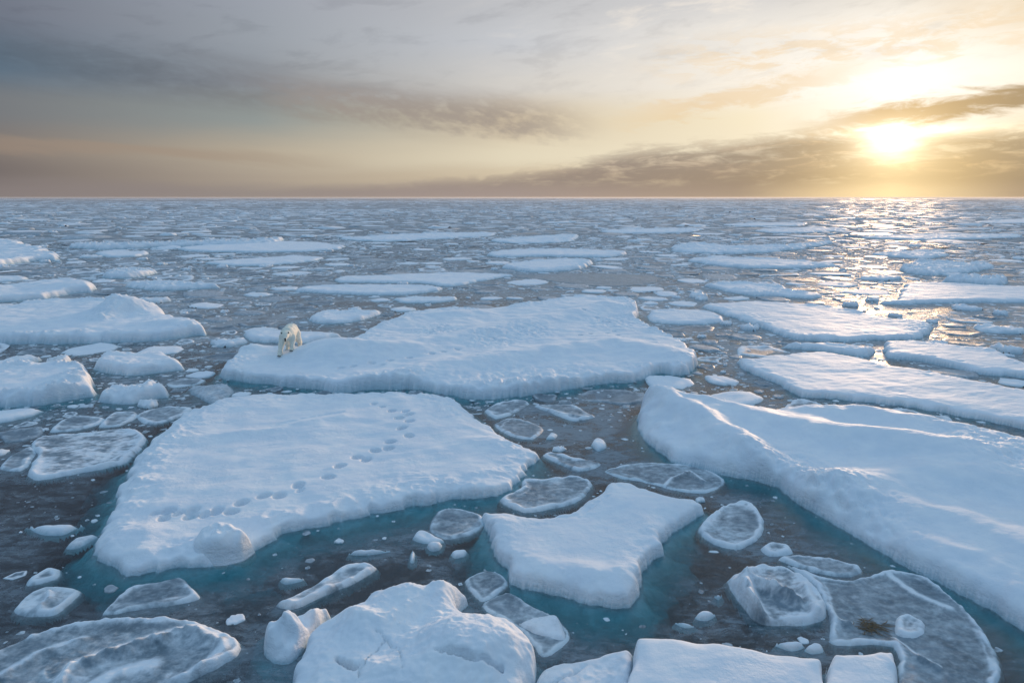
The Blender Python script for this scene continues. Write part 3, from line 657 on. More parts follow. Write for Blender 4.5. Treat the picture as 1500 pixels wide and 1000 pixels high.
# foreground
floe('ice_floe', 'medium snow-covered floe in the lower centre, shaped like a worn triangle', 'ice floe',
     [(707,758),(720,746),(744,744),(766,750),(792,753),(832,747),(863,727),(885,712),(902,701),(929,705),(964,718),(999,723),(1017,734),(1032,751),(1017,767),(986,780),(968,804),(973,813),(953,826),(938,859),(924,890),(885,888),(832,877),(788,868),(748,855),(742,833),(726,820),(713,804),(715,789)],
     h=0.33, edge=0.14, rub=0.10, rubw=0.3, und=0.07, seed=61, foot=1.5, drop=0.5, jag=0.7,
     ridges=[([(752,810),(820,828),(900,838),(935,828)], 0.16, 0.5, 1.8)], mounds=[(725,762,0.12,0.4,0.3,0),(930,730,.1,1.2,.8,0)], cracks=[([(800,757),(850,752),(890,727)], 0.05, 0.06)], cliff=0.6, sh=0.7)
floe('ice_hummock', 'bulging domed snow hummock with thin cracks at the bottom edge, left of centre', 'ice hummock',
     [(431,985),(444,956,.1),(457,925,.25),(488,890,.45),(519,872,.5),(545,850,.6),(576,842,.7),(607,836,.7),(646,838,.65),(680,847,.5),(677,864,.45),(673,881,.4),(708,897,.4),(735,912,.35),(765,934,.2),(790,967,.05),(783,994),(774,1015),(760,1080),(560,1095),(430,1050)],
     h=0.38, edge=0.2, jag=0.8, lumps=0.09, und=0.10, seed=62, foot=0.9, drop=0.9, rub=0.15, rubw=0.3,
     mounds=[(600,868,0.30,0.75,0.55,0,2.4),(690,930,0.52,0.95,0.75,-15,2.6),(530,915,0.22,0.6,0.5,0),(600,985,0.25,0.9,0.5,0),(655,862,.22,.35,.35,0,3)],
     ridges=[([(515,893),(530,912),(560,915),(600,900)], 0.10, 0.2),([(560,850),(600,845),(650,850)],0.12,0.12,1.6,1.2)],
     cracks=[([(525,1000),(540,972),(566,945),(552,935)], 0.010, 0.07), ([(568,945),(584,965),(592,1000)], 0.010, 0.06), ([(640,981),(680,988),(735,992)], 0.03, 0.30), ([(496,967),(508,980),(522,986)], 0.04, 0.35)], cellk=1.0, cliff=0.6, sh=0.5)
floe('ice_chunk', 'knobbly snowy chunk pressed against the left side of the domed hummock', 'ice chunk',
     [(402,971),(388,957),(390,932),(398,912,.2),(418,897,.3),(436,905,.2),(460,893,.25),(482,888,.25),(474,915),(459,935),(442,957),(424,973)],
     h=0.22, edge=0.12, lumps=0.34, jag=1.0, cliff=0.9, seed=63, foot=0.5, mounds=[(405,925,0.22,0.2,0.22,0,3),(428,915,0.30,0.17,0.2,30,3),(465,900,0.2,0.2,0.12,0,3),(435,950,.1,.2,.15,0,3)], cellk=0.8)
floe('ice_block', 'smooth straight-edged snow slab at the bottom edge, right of centre', 'ice block',
     [(929,945),(930,930,.45),(950,926,.5),(1008,931,.5),(1088,942,.5),(1150,952,.5),(1200,960,.45),(1213,966,.4),(1210,985),(1204,1010),(1205,1080),(920,1090),(925,985)],
     h=0.50, edge=0.08, jag=0.25, und=0.06, seed=64, foot=0.5, drop=0.8, tex=0.6, cliff=0.85, sh=0.4)
floe('ice_block', 'small square-cut snow slab with a ragged right side at the bottom edge', 'ice block',
     [(1208,990),(1218,962,.3),(1230,951,.45),(1268,950,.45),(1303,952,.4),(1305,962,.2),(1309,975),(1311,1000),(1312,1080),(1212,1090)],
     h=0.45, edge=0.08, jag=0.8, und=0.04, rub=0.1, rubw=.15, seed=65, foot=0.4, drop=0.8, cliff=0.85, sh=0.3, tex=0.6)
floe('ice_floe', 'low cracked grey-white floe between the domed hummock and the straight slab', 'ice floe',
     [(786,986),(800,970),(832,961),(867,958),(894,951),(918,947),(926,962),(926,1000),(922,1090),(780,1090),(780,1010)],
     h=0.16, edge=0.14, lumps=0.05, seed=66, foot=0.4, snow=0.85, cracks=[([(800,1005),(840,985),(855,972)], 0.025, 0.1)], mounds=[(925,965,.15,.3,.5,0)])

BIG = [(p, p.min(0), p.max(0)) for p, k in zip(POLYS, KINDS) if k]
# ---- pancake ice with raised frosty rims, each traced
def pan(label, pts, seed, h=0.05, rim=(0.13, 0.13, 0.35), cat='pancake ice', **kw):
    kw.setdefault('edge', 0.10); kw.setdefault('foot', 0.09); kw.setdefault('drop', 0.25); kw.setdefault('und', 0.012); kw.setdefault('jag', 0.6); kw.setdefault('tex', 0.3)
    return floe('pancake_ice', label, cat, pts, h=h, rim=rim, seed=seed, **kw)
pan('largest foreground pancake at the bottom left corner, with a double rim',
    [(-60,985),(0,952),(44,930),(110,912),(176,906),(264,905),(304,912),(339,930),(356,947),(334,969),(286,996),(246,1006),(150,1075),(-60,1085)], 101, rim=(0.16, 0.12, 0.22),
    ridges=[([(88,1000),(110,972),(154,956),(190,945),(220,934),(282,919),(322,935)], 0.16, 0.16, 1.8, 0.9), ([(270,992),(310,965),(336,945)], 0.08, 0.12, 1.8, .9), ([(0,990),(60,955),(120,935)],0.08,0.12,1.8,1.0), ([(130,1010),(170,985),(220,975)], .06,.2,1.8,1)])
pan('dark half-moon pancake with a thin white rim, near the lower left', [(150,901),(176,873),(194,859),(230,851),(264,844),(278,855),(295,877),(246,888),(198,894)], 102, rim=(0.13, 0.09, 0.05))
pan('broken lumpy pancake left of the half-moon one', [(20,894),(40,872),(70,857),(97,857),(119,864),(101,886),(79,901),(35,903)], 103, rim=(0.12, 0.14, 0.4), ridges=[([(60,886),(75,875),(72,868)], 0.1, 0.1, 1.8, 1)])
pan('small frayed slush pancake near the left edge, above the broken one', [(40,859),(44,846),(70,830),(88,831),(84,848)], 104, rim=(0.08, 0.14, 0.5))
floe('ice_chunk', 'flat-topped white chunk adrift in the dark water left of the tracked floe', 'ice chunk', [(37,772),(57,766),(90,764),(118,764),(119,770),(92,784),(60,783)], h=0.15, edge=0.12, und=0.04, lumps=.04, seed=105, foot=0.08, drop=0.2)
floe('ice_chunk', 'ragged slush chunk just right of the flat-topped white chunk', 'ice chunk', [(97,803),(110,789),(136,780),(143,786),(114,803)], h=0.08, edge=0.12, lumps=0.1, snow=0.7, seed=106, foot=0.08, drop=0.2)
pan('large pancake with a snow-filled middle and thick rim at the left, beside the tracked floe',
    [(40,697),(44,685),(53,670),(47,649),(66,637),(123,633),(176,627),(198,628),(216,641),(202,663),(176,681),(114,694),(57,703)], 107, rim=(0.14, 0.15, 0.95), ridges=[([(110,690),(160,676),(200,655)], .05, .12, 1.8, .8)], h=0.07)
pan('small dark pancake tucked against the left side of the snow-filled one', [(0,687),(16,667),(44,653),(54,660),(47,672),(42,683),(26,691)], 108, rim=(0.09, 0.11, 0.25))
pan('pointed oval pancake in a row of three, leftmost', [(73,633),(88,618),(110,608),(152,611),(145,622),(110,631)], 109, rim=(0.12, 0.13, 0.45))
pan('pointed oval pancake in a row of three, middle one', [(145,626),(163,606),(198,602),(201,611),(176,624)], 110, rim=(0.12, 0.13, 0.4))
pan('pointed oval pancake in a row of three, rightmost', [(201,608),(238,595),(282,597),(264,611),(229,622),(209,620)], 111, rim=(0.13, 0.13, 0.3))
pan('faint flat pancake between the oval floe and the bear floe', [(243,562),(267,553),(300,555),(290,563),(255,568)], 112, rim=(0.06, 0.12, 0.3))
pan('round pancake below the bear floe, nearest to its front edge', [(710,602),(730,589),(765,584),(775,592),(752,606),(726,614)], 113, rim=(0.12, 0.12, 0.4))
pan('round dark pancake beside the right tip of the tracked floe', [(724,622),(752,611),(783,619),(797,630),(779,644),(748,639)], 114, rim=(0.10, 0.09, 0.1))
pan('flat overlapping pancake pair in the channel below the bear floe', [(783,595),(810,592),(840,592),(858,602),(872,611),(840,617),(814,608)], 115, rim=(0.10, 0.12, 0.35), ridges=[([(800,598),(830,606),(860,610)], .07, .1, 1.8, .8)])
pan('crumpled pancake in the channel right of the tracked floe tip', [(795,667),(810,661),(845,670),(880,677),(872,686),(845,691),(819,680)], 116, rim=(0.13, 0.13, 0.45))
pan('grey square-cornered pancake above the worn-triangle floe', [(731,733),(762,714),(767,701),(797,702),(841,696),(869,709),(845,736),(795,748),(765,750)], 117, rim=(0.12, 0.12, 0.3))
pan('wide thin pancake with a faint rim, left of the big ridged floe', [(885,689),(920,678),(964,677),(1008,681),(1048,692),(1063,708),(1034,722),(995,720),(940,706),(907,700)], 118, h=0.03, rim=(0.08, 0.08, 0.25), ridges=[([(970,715),(985,700),(1010,690),(1030,704)], .07, .07, 1.8, 1)])
pan('egg-shaped pancake with a crusty rim, right of the worn-triangle floe', [(1022,777),(1035,758),(1066,737),(1101,736),(1119,761),(1113,788),(1084,804),(1048,798)], 119, rim=(0.16, 0.13, 0.35))
pan('thick lobed pancake with an inner snow wall, lower right', [(1066,849),(1088,834),(1114,826),(1158,833),(1186,856),(1211,888),(1206,908),(1176,916),(1128,917),(1106,909),(1084,882)], 120, rim=(0.20, 0.13, 0.7), h=0.07,
    ridges=[([(1090,842),(1097,860),(1105,880),(1118,897)], 0.34, 0.13, 2, .5), ([(1095,842),(1120,850),(1148,862),(1168,874)], 0.24, 0.11, 2, .5), ([(1178,855),(1190,880),(1200,895)], .14, .12, 2, .5)])
pan('vast thin sheet of clear ice with a white rim and brown seaweed, lower right corner',
    [(1150,826),(1198,842),(1246,849),(1299,836),(1352,843),(1396,877),(1431,912),(1458,956),(1469,987),(1458,1010),(1440,1085),(1320,1085),(1316,990),(1307,948),(1232,946),(1215,938),(1214,900),(1192,858)], 121, h=0.03, rim=(0.13, 0.09, 0.10), jag=0.4,
    ridges=[([(1208,882),(1225,905),(1245,912)], .08, .06, 1.8, 1), ([(1310,935),(1345,960),(1375,975)], .06, .05, 1.8, 1), ([(1300,840),(1340,870),(1390,890)], .03, .1, 1.8, 1)])
pan('small ring of crusty ice frozen into the vast clear sheet', [(1310,912),(1314,901),(1330,900),(1355,915),(1354,930),(1335,936),(1312,930)], 122, rim=(0.12, 0.09, 0.2), z0=0.02, keep=False, foot=0.03)
pan('long narrow pancake with ropy rims above the vast clear sheet', [(1140,820),(1165,812),(1215,816),(1262,834),(1246,845),(1198,840)], 123, rim=(0.12, 0.10, 0.3))
pan('wedge-shaped snowy pancake left of the ropy narrow one', [(1114,803),(1128,793),(1154,797),(1161,811),(1128,815)], 124, rim=(0.10, 0.12, 0.8))
pan('long shard-like pancake with a bare middle, left of the domed hummock', [(404,887),(435,869),(462,855),(492,834),(523,823),(547,826),(551,835),(519,855),(475,872),(430,893)], 125, rim=(0.12, 0.12, 0.3), ridges=[([(420,882),(450,880),(480,860)], .08, .15, 1.8, 1)])
pan('thin glassy pancake under the near edge of the tracked floe', [(629,777),(640,749),(664,743),(704,753),(709,770),(686,785),(651,790)], 126, h=0.03, rim=(0.07, 0.08, 0.15))
pan('thin grey scrap of ice behind the domed hummock', [(680,851),(712,834),(735,840),(744,857),(722,876),(702,881)], 127, h=0.03, rim=(0.06, 0.06, 0.2))
pan('flat grey ice sheet between the domed hummock and the worn-triangle floe', [(706,888),(743,866),(779,886),(818,905),(834,938),(796,963),(766,930)], 128, h=0.03, rim=(0.05, 0.06, 0.2))
floe('ice_chunk', 'flat patch of snow on the grey sheet in front of the worn-triangle floe', 'snow patch', [(759,916),(787,902),(818,901),(829,937),(796,934)], h=0.06, edge=0.08, lumps=.06, seed=129, foot=0.05, z0=0.02, keep=False, snow=.8)
for i, (lab, pts) in enumerate([
    ('small white ice lump, left of a pair in dark water above the straight slab', [(988,912),(1000,906),(1018,911),(1020,918),(1004,920)]),
    ('small white ice lump, right of a pair in dark water above the straight slab', [(1018,900),(1026,891),(1040,892),(1048,902),(1036,909),(1022,908)]),
    ('tiny white ice bead alone right of the white lump pair', [(1046,872),(1052,868),(1058,873),(1053,879)]),
    ('little white ice lump in the channel beside the crumpled pancake', [(866,652),(872,641),(886,645),(888,656),(876,661)]),
    ('little white ice lump near the round dark pancake', [(800,643),(806,631),(817,636),(813,643)]),
    ('white crumb of ice at the centre of the slushy channel below the tracked floe', [(660,812),(668,801),(684,804),(680,815),(666,818)]),
    ('knobbly white chunk among the crumbs beside the thin glassy pancake', [(604,790),(612,775),(628,776),(650,788),(645,796),(620,796)]),
    ('small knobbly chunk below the knobbly white chunk', [(625,800),(634,792),(648,795),(643,806),(630,807)]),
    ('upright sliver of white ice among the crumbs in the channel', [(600,823),(603,806),(608,808),(607,824)]),
    ('grey-white ice lump near the left end of the long shard pancake', [(410,850),(425,842),(445,842),(440,852),(418,856)]),
    ('white strip of ice floating above the long shard pancake', [(510,812),(530,803),(565,802),(572,808),(540,813)]),
    ('snowy lump breaking the water behind the straight slab', [(1135,945),(1150,936),(1168,937),(1180,948),(1160,954)]),
    ('slushy lump left of the square-cut slab', [(1178,948),(1190,938),(1204,945),(1206,955),(1190,958)])]):
    floe('ice_chunk', lab, 'ice chunk', pts, h=0.10, edge=0.12, lumps=0.08, jag=0.4, seed=140 + i, foot=0.06, drop=0.2, cellk=0.9)

# ------------------------------------------------------------------ the sea: one closed body of water, its top finely divided near the ship
def sea():
    xs = np.concatenate([[-16000, -2000, -300, -60], np.arange(-20, 26.01, 0.22), [60, 300, 2000, 16000]])
    ys = np.concatenate([[-40, -20], np.arange(6, 42.01, 0.22), [60, 120, 400, 3000, 24000]])
    X, Y = np.meshgrid(xs, ys); nx, ny = len(xs), len(ys)
    cl = np.zeros(X.size); x = X.ravel(); y = Y.ravel()
    for p, lo, hi in BIG:
        i = np.where((x > lo[0] - 3) & (x < hi[0] + 3) & (y > lo[1] - 3) & (y < hi[1] + 1))[0]
        if len(i): cl[i] = np.maximum(cl[i], sstep(poly_sd(x[i], y[i] + 0.5, p), -1.2, -0.1))
    V = np.concatenate([np.stack([x, y, np.zeros(X.size)], 1), np.stack([x, y, np.full(X.size, -3.0)], 1)])
    idx = np.arange(X.size).reshape(ny, nx); o = X.size
    def quads(g, flip):
        f = np.stack([g[:-1, :-1].ravel(), g[:-1, 1:].ravel(), g[1:, 1:].ravel(), g[1:, :-1].ravel()], 1)
        return f[:, ::-1] if flip else f
    F = [quads(idx, False), quads(idx + o, True)]
    for e, fl in ((idx[0], 0), (idx[-1], 1), (idx[:, 0], 1), (idx[:, -1], 0)):
        f = np.stack([e[:-1], e[:-1] + o, e[1:] + o, e[1:]], 1); F.append(f[:, ::-1] if fl == 1 else f)
    F = np.concatenate(F)
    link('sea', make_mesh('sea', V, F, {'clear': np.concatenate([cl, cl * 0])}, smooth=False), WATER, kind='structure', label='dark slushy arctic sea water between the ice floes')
sea()

# ------------------------------------------------------------------ seaweed frozen into the thin sheet
def seaweed():
    rng = random.Random(5); V = []; F = []
    for k in range(70):
        a = rng.gauss(0.15, 0.5); ln = rng.uniform(0.12, 0.45); n = 9
        x = rng.gauss(0, 0.13); y = rng.gauss(0, 0.10); z = rng.uniform(0.0, 0.05); b = rng.uniform(-2.5, 2.5); w = rng.uniform(0.004, 0.012)
        base = len(V)
        for i in range(n):
            t = i / (n - 1); ww = w * math.sin(math.pi * (0.12 + 0.86 * t))
            V += [(x - math.sin(a) * ww, y + math.cos(a) * ww, z), (x, y, z + ww * 0.8), (x + math.sin(a) * ww, y - math.cos(a) * ww, z)]
            x += math.cos(a) * ln / n; y += math.sin(a) * ln / n; z = max(0.0, z + rng.uniform(-0.008, 0.008)); a += b / n
        for i in range(n - 1):
            q = base + i * 3
            F += [(q, q + 3, q + 4, q + 1), (q + 1, q + 4, q + 5, q + 2)]
    gx, gy = ground(1268, 922)
    link('seaweed_clump', make_mesh('seaweed_clump', np.array(V), np.array(F)), mat_simple('seaweed', (0.15, 0.095, 0.045), 0.5, 0.4, 0.6, 9),
         label='tangled brown seaweed lying on the vast clear ice sheet', cat='seaweed', loc=(gx, gy, 0.045))
seaweed()

# ------------------------------------------------------------------ polar bear
FUR = mat_simple('bear_fur', (0.84, 0.80, 0.69), 0.8, 0.15, 0.10, 5, 0.02)
DARK = mat_simple('bear_black', (0.012, 0.011, 0.012), 0.4, 0.4, 0.2, 30)
PAD = mat_simple('bear_claw', (0.05, 0.042, 0.036), 0.6, 0.3, 0.3, 30)
def ball(c, r, n=12):
    bm = bmesh.new(); bmesh.ops.create_uvsphere(bm, u_segments=n, v_segments=n // 2 + 2, radius=1)
    for v in bm.verts: v.co = Vector((v.co.x * r[0] + c[0], v.co.y * r[1] + c[1], v.co.z * r[2] + c[2]))
    return bm
def bm_obj(name, bms, mat, parent):
    me = bpy.data.meshes.new(name); b = bmesh.new()
    for q in bms:
        tmp = bpy.data.meshes.new('tmp'); q.to_mesh(tmp); q.free(); b.from_mesh(tmp); bpy.data.meshes.remove(tmp)
    for f in b.faces: f.smooth = True
    b.to_mesh(me); b.free()
    return link(name, me, mat, parent)
def surface_nets(D, org, st):
    """one closed surface round the inside (negative) of a distance grid"""
    s = D < 0; nx, ny, nz = D.shape
    acc = np.zeros((nx - 1, ny - 1, nz - 1, 3)); cnt = np.zeros((nx - 1, ny - 1, nz - 1))
    c = [(i, j, k) for i in (0, 1) for j in (0, 1) for k in (0, 1)]
    def sl(o): return tuple(slice(v, n - 1 + v) for v, n in zip(o, D.shape))
    for a in c:
        for ax in range(3):
            if a[ax]: continue
            b = list(a); b[ax] = 1; da, db = D[sl(a)], D[sl(b)]
            x = (da < 0) != (db < 0); t = np.where(x, da / np.where(x, da - db, 1), 0)
            for m in range(3): acc[..., m] += np.where(x, a[m] + (t if m == ax else 0), 0)
            cnt += x
    on = cnt > 0; idx = -np.ones(on.shape, int); idx[on] = np.arange(on.sum())
    V = (np.argwhere(on) + acc[on] / cnt[on][:, None]) * st + np.array(org); F = []
    for ax in range(3):
        lo = [slice(1, n - 1) for n in D.shape]; hi = list(lo); lo[ax] = slice(0, D.shape[ax] - 1); hi[ax] = slice(1, D.shape[ax])
        A, B = s[tuple(lo)], s[tuple(hi)]
        for flip, msk in ((False, A & ~B), (True, ~A & B)):
            w = np.argwhere(msk); w[:, [m for m in range(3) if m != ax]] += 1
            u, v = [m for m in range(3) if m != ax]
            def at(du, dv):
                q = w.copy(); q[:, u] += du; q[:, v] += dv; return idx[q[:, 0], q[:, 1], q[:, 2]]
            f = np.stack([at(-1, -1), at(0, -1), at(0, 0), at(-1, 0)], 1)
            if flip != (ax == 1): f = f[:, ::-1]
            F.append(f)
    return V, np.concatenate(F)
def polar_bear():
    bx, by = ground(423, 513, 0.62)
    rz = math.radians(5)
    root = link('polar_bear', None, label='cream-white polar bear standing with its head low on the central floe', cat='polar bear', loc=(bx, by, 0), rz=rz)
    BS = 0.87; root.scale = (BS, BS, BS)
    cz, sz = math.cos(rz) * BS, math.sin(rz) * BS
    def gz(x, y): return bear_h(bx + x * cz - y * sz, by + x * sz + y * cz)
    paws = {'fl': (-0.36, -0.52), 'fr': (0.26, -0.30), 'rl': (-0.30, 1.05), 'rr': (0.36, 1.20)}
    zz = {k: gz(*p) for k, p in paws.items()}
    base = sum(zz.values()) / 4
    root.location.z = base
    pz = {k: (z - base) / BS - 0.02 for k, z in zz.items()}
    J = []; E = []
    def j(x, y, z, r, par=None, r2=None):
        J.append((x, y, z, r))
        if par is not None: E.append((par, len(J) - 1))
        return len(J) - 1
    pel = j(0, 0.95, 1.08, 0.37)
    mid = j(0, 0.45, 1.04, 0.40, pel)
    che = j(0, -0.05, 1.05, 0.37, mid)
    nb = j(0.0, -0.36, 1.05, 0.28, che)
    nk = j(0.0, -0.54, 1.09, 0.215, nb)
    HC, ha = Vector((0.03, -0.70, 1.08)), math.radians(12)      # the head looks straight at the ship
    def H(x, y, z): return (HC.x + x * math.cos(ha) - y * math.sin(ha), HC.y + x * math.sin(ha) + y * math.cos(ha), HC.z + z)
    hd = j(*H(0, 0, 0), 0.185, nk)
    fo = j(*H(0, -0.14, -0.05), 0.135, hd)
    mz = j(*H(0, -0.26, -0.11), 0.088, fo)
    j(*H(0, -0.35, -0.14), 0.068, mz)
    ru = j(0, 1.22, 1.0, 0.25, pel); j(0, 1.42, 0.90, 0.07, ru)
    for s, k in ((-1, 'fl'), (1, 'fr')):
        px, py = paws[k]; g0 = pz[k]
        sh = j(0.24 * s, -0.10, 0.86, 0.22, che); elb = j(px * 0.75 + 0.05 * s, py * 0.5 + 0.05, 0.58 + g0 * .5, 0.165, sh)
        wr = j(px * 0.97, py + 0.03, 0.25 + g0, 0.125, elb); pw = j(px, py - 0.02, 0.10 + g0, 0.12, wr); j(px - 0.01, py - 0.17, 0.07 + g0, 0.09, pw)
    for s, k in ((-1, 'rl'), (1, 'rr')):
        px, py = paws[k]; g0 = pz[k]
        hp = j(0.22 * s, 0.98, 0.86, 0.27, pel); kn = j(px * 0.95, py - 0.28, 0.54 + g0 * .5, 0.185, hp)
        hk = j(px, py + 0.10, 0.27 + g0, 0.12, kn); pw = j(px, py + 0.03, 0.10 + g0, 0.11, hk); j(px, py - 0.17, 0.068 + g0, 0.09, pw)
    st = 0.028
    gx, gy, gzz = np.arange(-0.85, 0.86, st), np.arange(-1.4, 1.65, st), np.arange(-0.35, 1.6, st)
    PXg, PYg, PZg = np.meshgrid(gx, gy, gzz, indexing='ij')
    D = np.full(PXg.shape, 1.0); kk = 0.05
    for a, b in E:
        ax, ay, az_, ra = J[a]; bx_, by_, bz_, rb = J[b]
        ex, ey, ez = bx_ - ax, by_ - ay, bz_ - az_
        t = np.clip(((PXg - ax) * ex + (PYg - ay) * ey + (PZg - az_) * ez) / (ex * ex + ey * ey + ez * ez), 0, 1)
        q = np.sqrt((PXg - ax - t * ex) ** 2 + (PYg - ay - t * ey) ** 2 + (PZg - az_ - t * ez) ** 2) - (ra + t * (rb - ra))
        hh = np.clip(0.5 + 0.5 * (D - q) / kk, 0, 1); D = D + (q - D) * hh - kk * hh * (1 - hh)
    D = D + 0.022 * (fbm(PXg * 6 + PYg * 2.5, PZg * 5 + PYg * 2.0, 3, 77))
    V, F = surface_nets(D, (gx[0], gy[0], gzz[0]), st)
    link('body', make_mesh('body', V, F), FUR, root)
    for s in (-1, 1):
        ear = bm_obj('ear', [ball(H(s * 0.175, 0.06, 0.14), (0.062, 0.045, 0.062))], FUR, root)
        bm_obj('inner_ear', [ball(H(s * 0.180, 0.020, 0.138), (0.044, 0.022, 0.046))], DARK, ear)
        bm_obj('eye', [ball(H(s * 0.080, -0.185, 0.025), (0.026, 0.026, 0.026))], DARK, root)
    bm_obj('nose', [ball(H(0, -0.405, -0.115), (0.060, 0.040, 0.045))], DARK, root)
    bm_obj('mouth', [ball(H(0, -0.37, -0.205), (0.048, 0.06, 0.062))], DARK, root)
    for k, (px, py) in paws.items():
        f = 0.02 if k[0] == 'f' else 0.01
        cl = []
        for i in range(5):
            cl.append(ball((px - 0.085 + i * 0.042, py - 0.275 - 0.018 * (1 - abs(i - 2) / 2), 0.045 + pz[k]), (0.017, 0.05, 0.022), 8))
        bm_obj('claws', cl, PAD, root)
polar_bear()

# ------------------------------------------------------------------ loose ice: small pieces of a few kinds
def proto(kind, seed, n=14):
    """unit piece (radius about 1), heights are in units of its radius"""
    g = np.linspace(-1.25, 1.25, n); X, Y = np.meshgrid(g, g)
    th = np.arctan2(Y, X); r = np.hypot(X, Y)
    rng = np.random.RandomState(seed)
    R = 0.92 + sum(rng.uniform(-0.22, 0.22) / k ** 0.6 * np.cos(k * th + rng.uniform(0, 6.3)) for k in range(2, 6))
    if kind != 'pan' or seed % 3 == 0:        # broken, straight-sided pieces
        nk = rng.randint(5, 8); ph = np.arange(nk) * 2 * math.pi / nk + rng.uniform(-0.35, 0.35, nk); aa = rng.uniform(0.6, 0.95, nk)
        Rp = np.min([a / np.maximum(np.cos(th - p), 0.3) for a, p in zip(aa, ph)], axis=0)
        R = np.minimum(0.8 * Rp + 0.2 * R, 1.2)
    d = R - r
    T = np.clip(d / 0.22, 0, 1); pf = (1 - (1 - T) ** 2.2) ** (1 / 2.2)
    sn = np.ones_like(X)
    if kind == 'pan':
        e = np.exp(-((d - 0.13) / 0.12) ** 2)
        lm = np.clip(0.7 + 1.3 * fbm(X * 3, Y * 3, 3, seed), 0.05, 2); H = 0.03 + 0.075 * e * lm; sn = np.clip(e * np.clip(0.5 + 0.7 * lm, 0, 1.1) + 0.6 * sstep(fbm(X * 1.5, Y * 1.5, 3, seed + 3), -0.35, 0.4) + 0.12, 0, 1)
    elif kind == 'lump':
        H = 0.14 + 0.42 * np.clip(ridged(X * 1.4, Y * 1.4, 3, seed) - 0.3, 0, 1) + 0.15 * np.abs(fbm(X * 3, Y * 3, 3, seed))
    else:
        H = 0.09 + 0.05 * fbm(X * 1.5, Y * 1.5, 3, seed) + 0.09 * np.clip(ridged(X * 1.7, Y * 1.7, 3, seed + 2) - 0.6, 0, 1)
    # pull the ring of outside vertices onto the outline so that pieces end cleanly
    k = np.where(d < 0, np.maximum(R, 0.05) / np.maximum(r, 1e-6), 1.0)
    out = d < 0
    X2, Y2 = X * np.where(out, k, 1), Y * np.where(out, k, 1)
    Z = np.where(out, -0.06, np.maximum(H, 0.02) * np.maximum(pf, 0.25))
    step = g[1] - g[0]
    okv = d > -step * 1.3
    ok = okv[:-1, :-1] & okv[1:, :-1] & okv[:-1, 1:] & okv[1:, 1:]
    idx = np.arange(n * n).reshape(n, n)
    F = np.stack([idx[:-1, :-1][ok], idx[:-1, 1:][ok], idx[1:, 1:][ok], idx[1:, :-1][ok]], 1)
    used = np.zeros(n * n, bool); used[F.ravel()] = True; rm = np.cumsum(used) - 1
    V = np.stack([X2.ravel(), Y2.ravel(), Z.ravel()], 1)[used]
    return V, rm[F], sn.ravel()[used]
KIND = {'pan': [proto('pan', 200 + i, 22) for i in range(7)], 'lump': [proto('lump', 300 + i, 18) for i in range(6)], 'chip': [proto('chip', 400 + i, 18) for i in range(7)]}
TINY = {k: [proto(k, s + i, 6) for i in range(6)] for k, s in (('pan', 200), ('lump', 300), ('chip', 400))}
LOW = {k: [proto(k, s + i, 9) for i in range(6)] for k, s in (('pan', 200), ('lump', 300), ('chip', 400))}

_boxes = [(p.min(0), p.max(0), p) for p in POLYS]
def clear(x, y, r):
    """mask of discs that keep clear of everything traced"""
    good = np.ones(len(x), bool)
    for lo, hi, p in _boxes:
        c = (x > lo[0] - r) & (x < hi[0] + r) & (y > lo[1] - r) & (y < hi[1] + r) & good
        if c.any():
            i = np.where(c)[0]
            s = np.concatenate([poly_sd(x[q:q + 1] if False else x[q], y[q], p) for q in np.array_split(i, max(1, len(i) // 20000))])
            good[i[s > -r[i] * 0.85]] = False
    return good

rng = np.random.RandomState(42)
def scatter(r0, r1, count, smin, smax, power, sep):
    az = rng.uniform(math.radians(-43), math.radians(43), count)
    rr = np.sqrt(rng.uniform(r0 * r0, r1 * r1, count))
    x, y = rr * np.sin(az), rr * np.cos(az)
    s = smin * (smax / smin) ** (rng.uniform(0, 1, count) ** power)
    o = np.argsort(-s); x, y, s = x[o], y[o], s[o]
    # looser in the open leads of the foreground
    if r1 > 30:                            # drifts and leads: the loose ice gathers in bands
        cl = fbm(x / (0.16 * r1 + 6) + 3.1, y / (0.24 * r1 + 8), 3, 900)
        kp = (cl > -0.16) | (rng.uniform(0, 1, len(x)) < 0.22); x, y, s = x[kp], y[kp], s[kp]
    ok = clear(x, y, s); x, y, s = x[ok], y[ok], s[ok]
    cell = 2 * smax * sep; grid = {}; keep = []
    for i in range(len(x)):
        ci, cj = int(x[i] // cell), int(y[i] // cell); hit = False
        for a in (-1, 0, 1):
            for b in (-1, 0, 1):
                for q in grid.get((ci + a, cj + b), ()):
                    if (x[q] - x[i]) ** 2 + (y[q] - y[i]) ** 2 < (sep * (s[q] + s[i])) ** 2: hit = True; break
                if hit: break
            if hit: break
        if not hit: grid.setdefault((ci, cj), []).append(i); keep.append(i)
    return x[keep], y[keep], s[keep]

def pixel(x, y):
    c = y * CP - (0 - CAM_H) * 0 - (-CAM_H) * 0
    fz = y * CP + CAM_H * SP; up = y * SP - CAM_H * CP
    return 750 + 1000 * x / fz, 500 - 1000 * up / fz

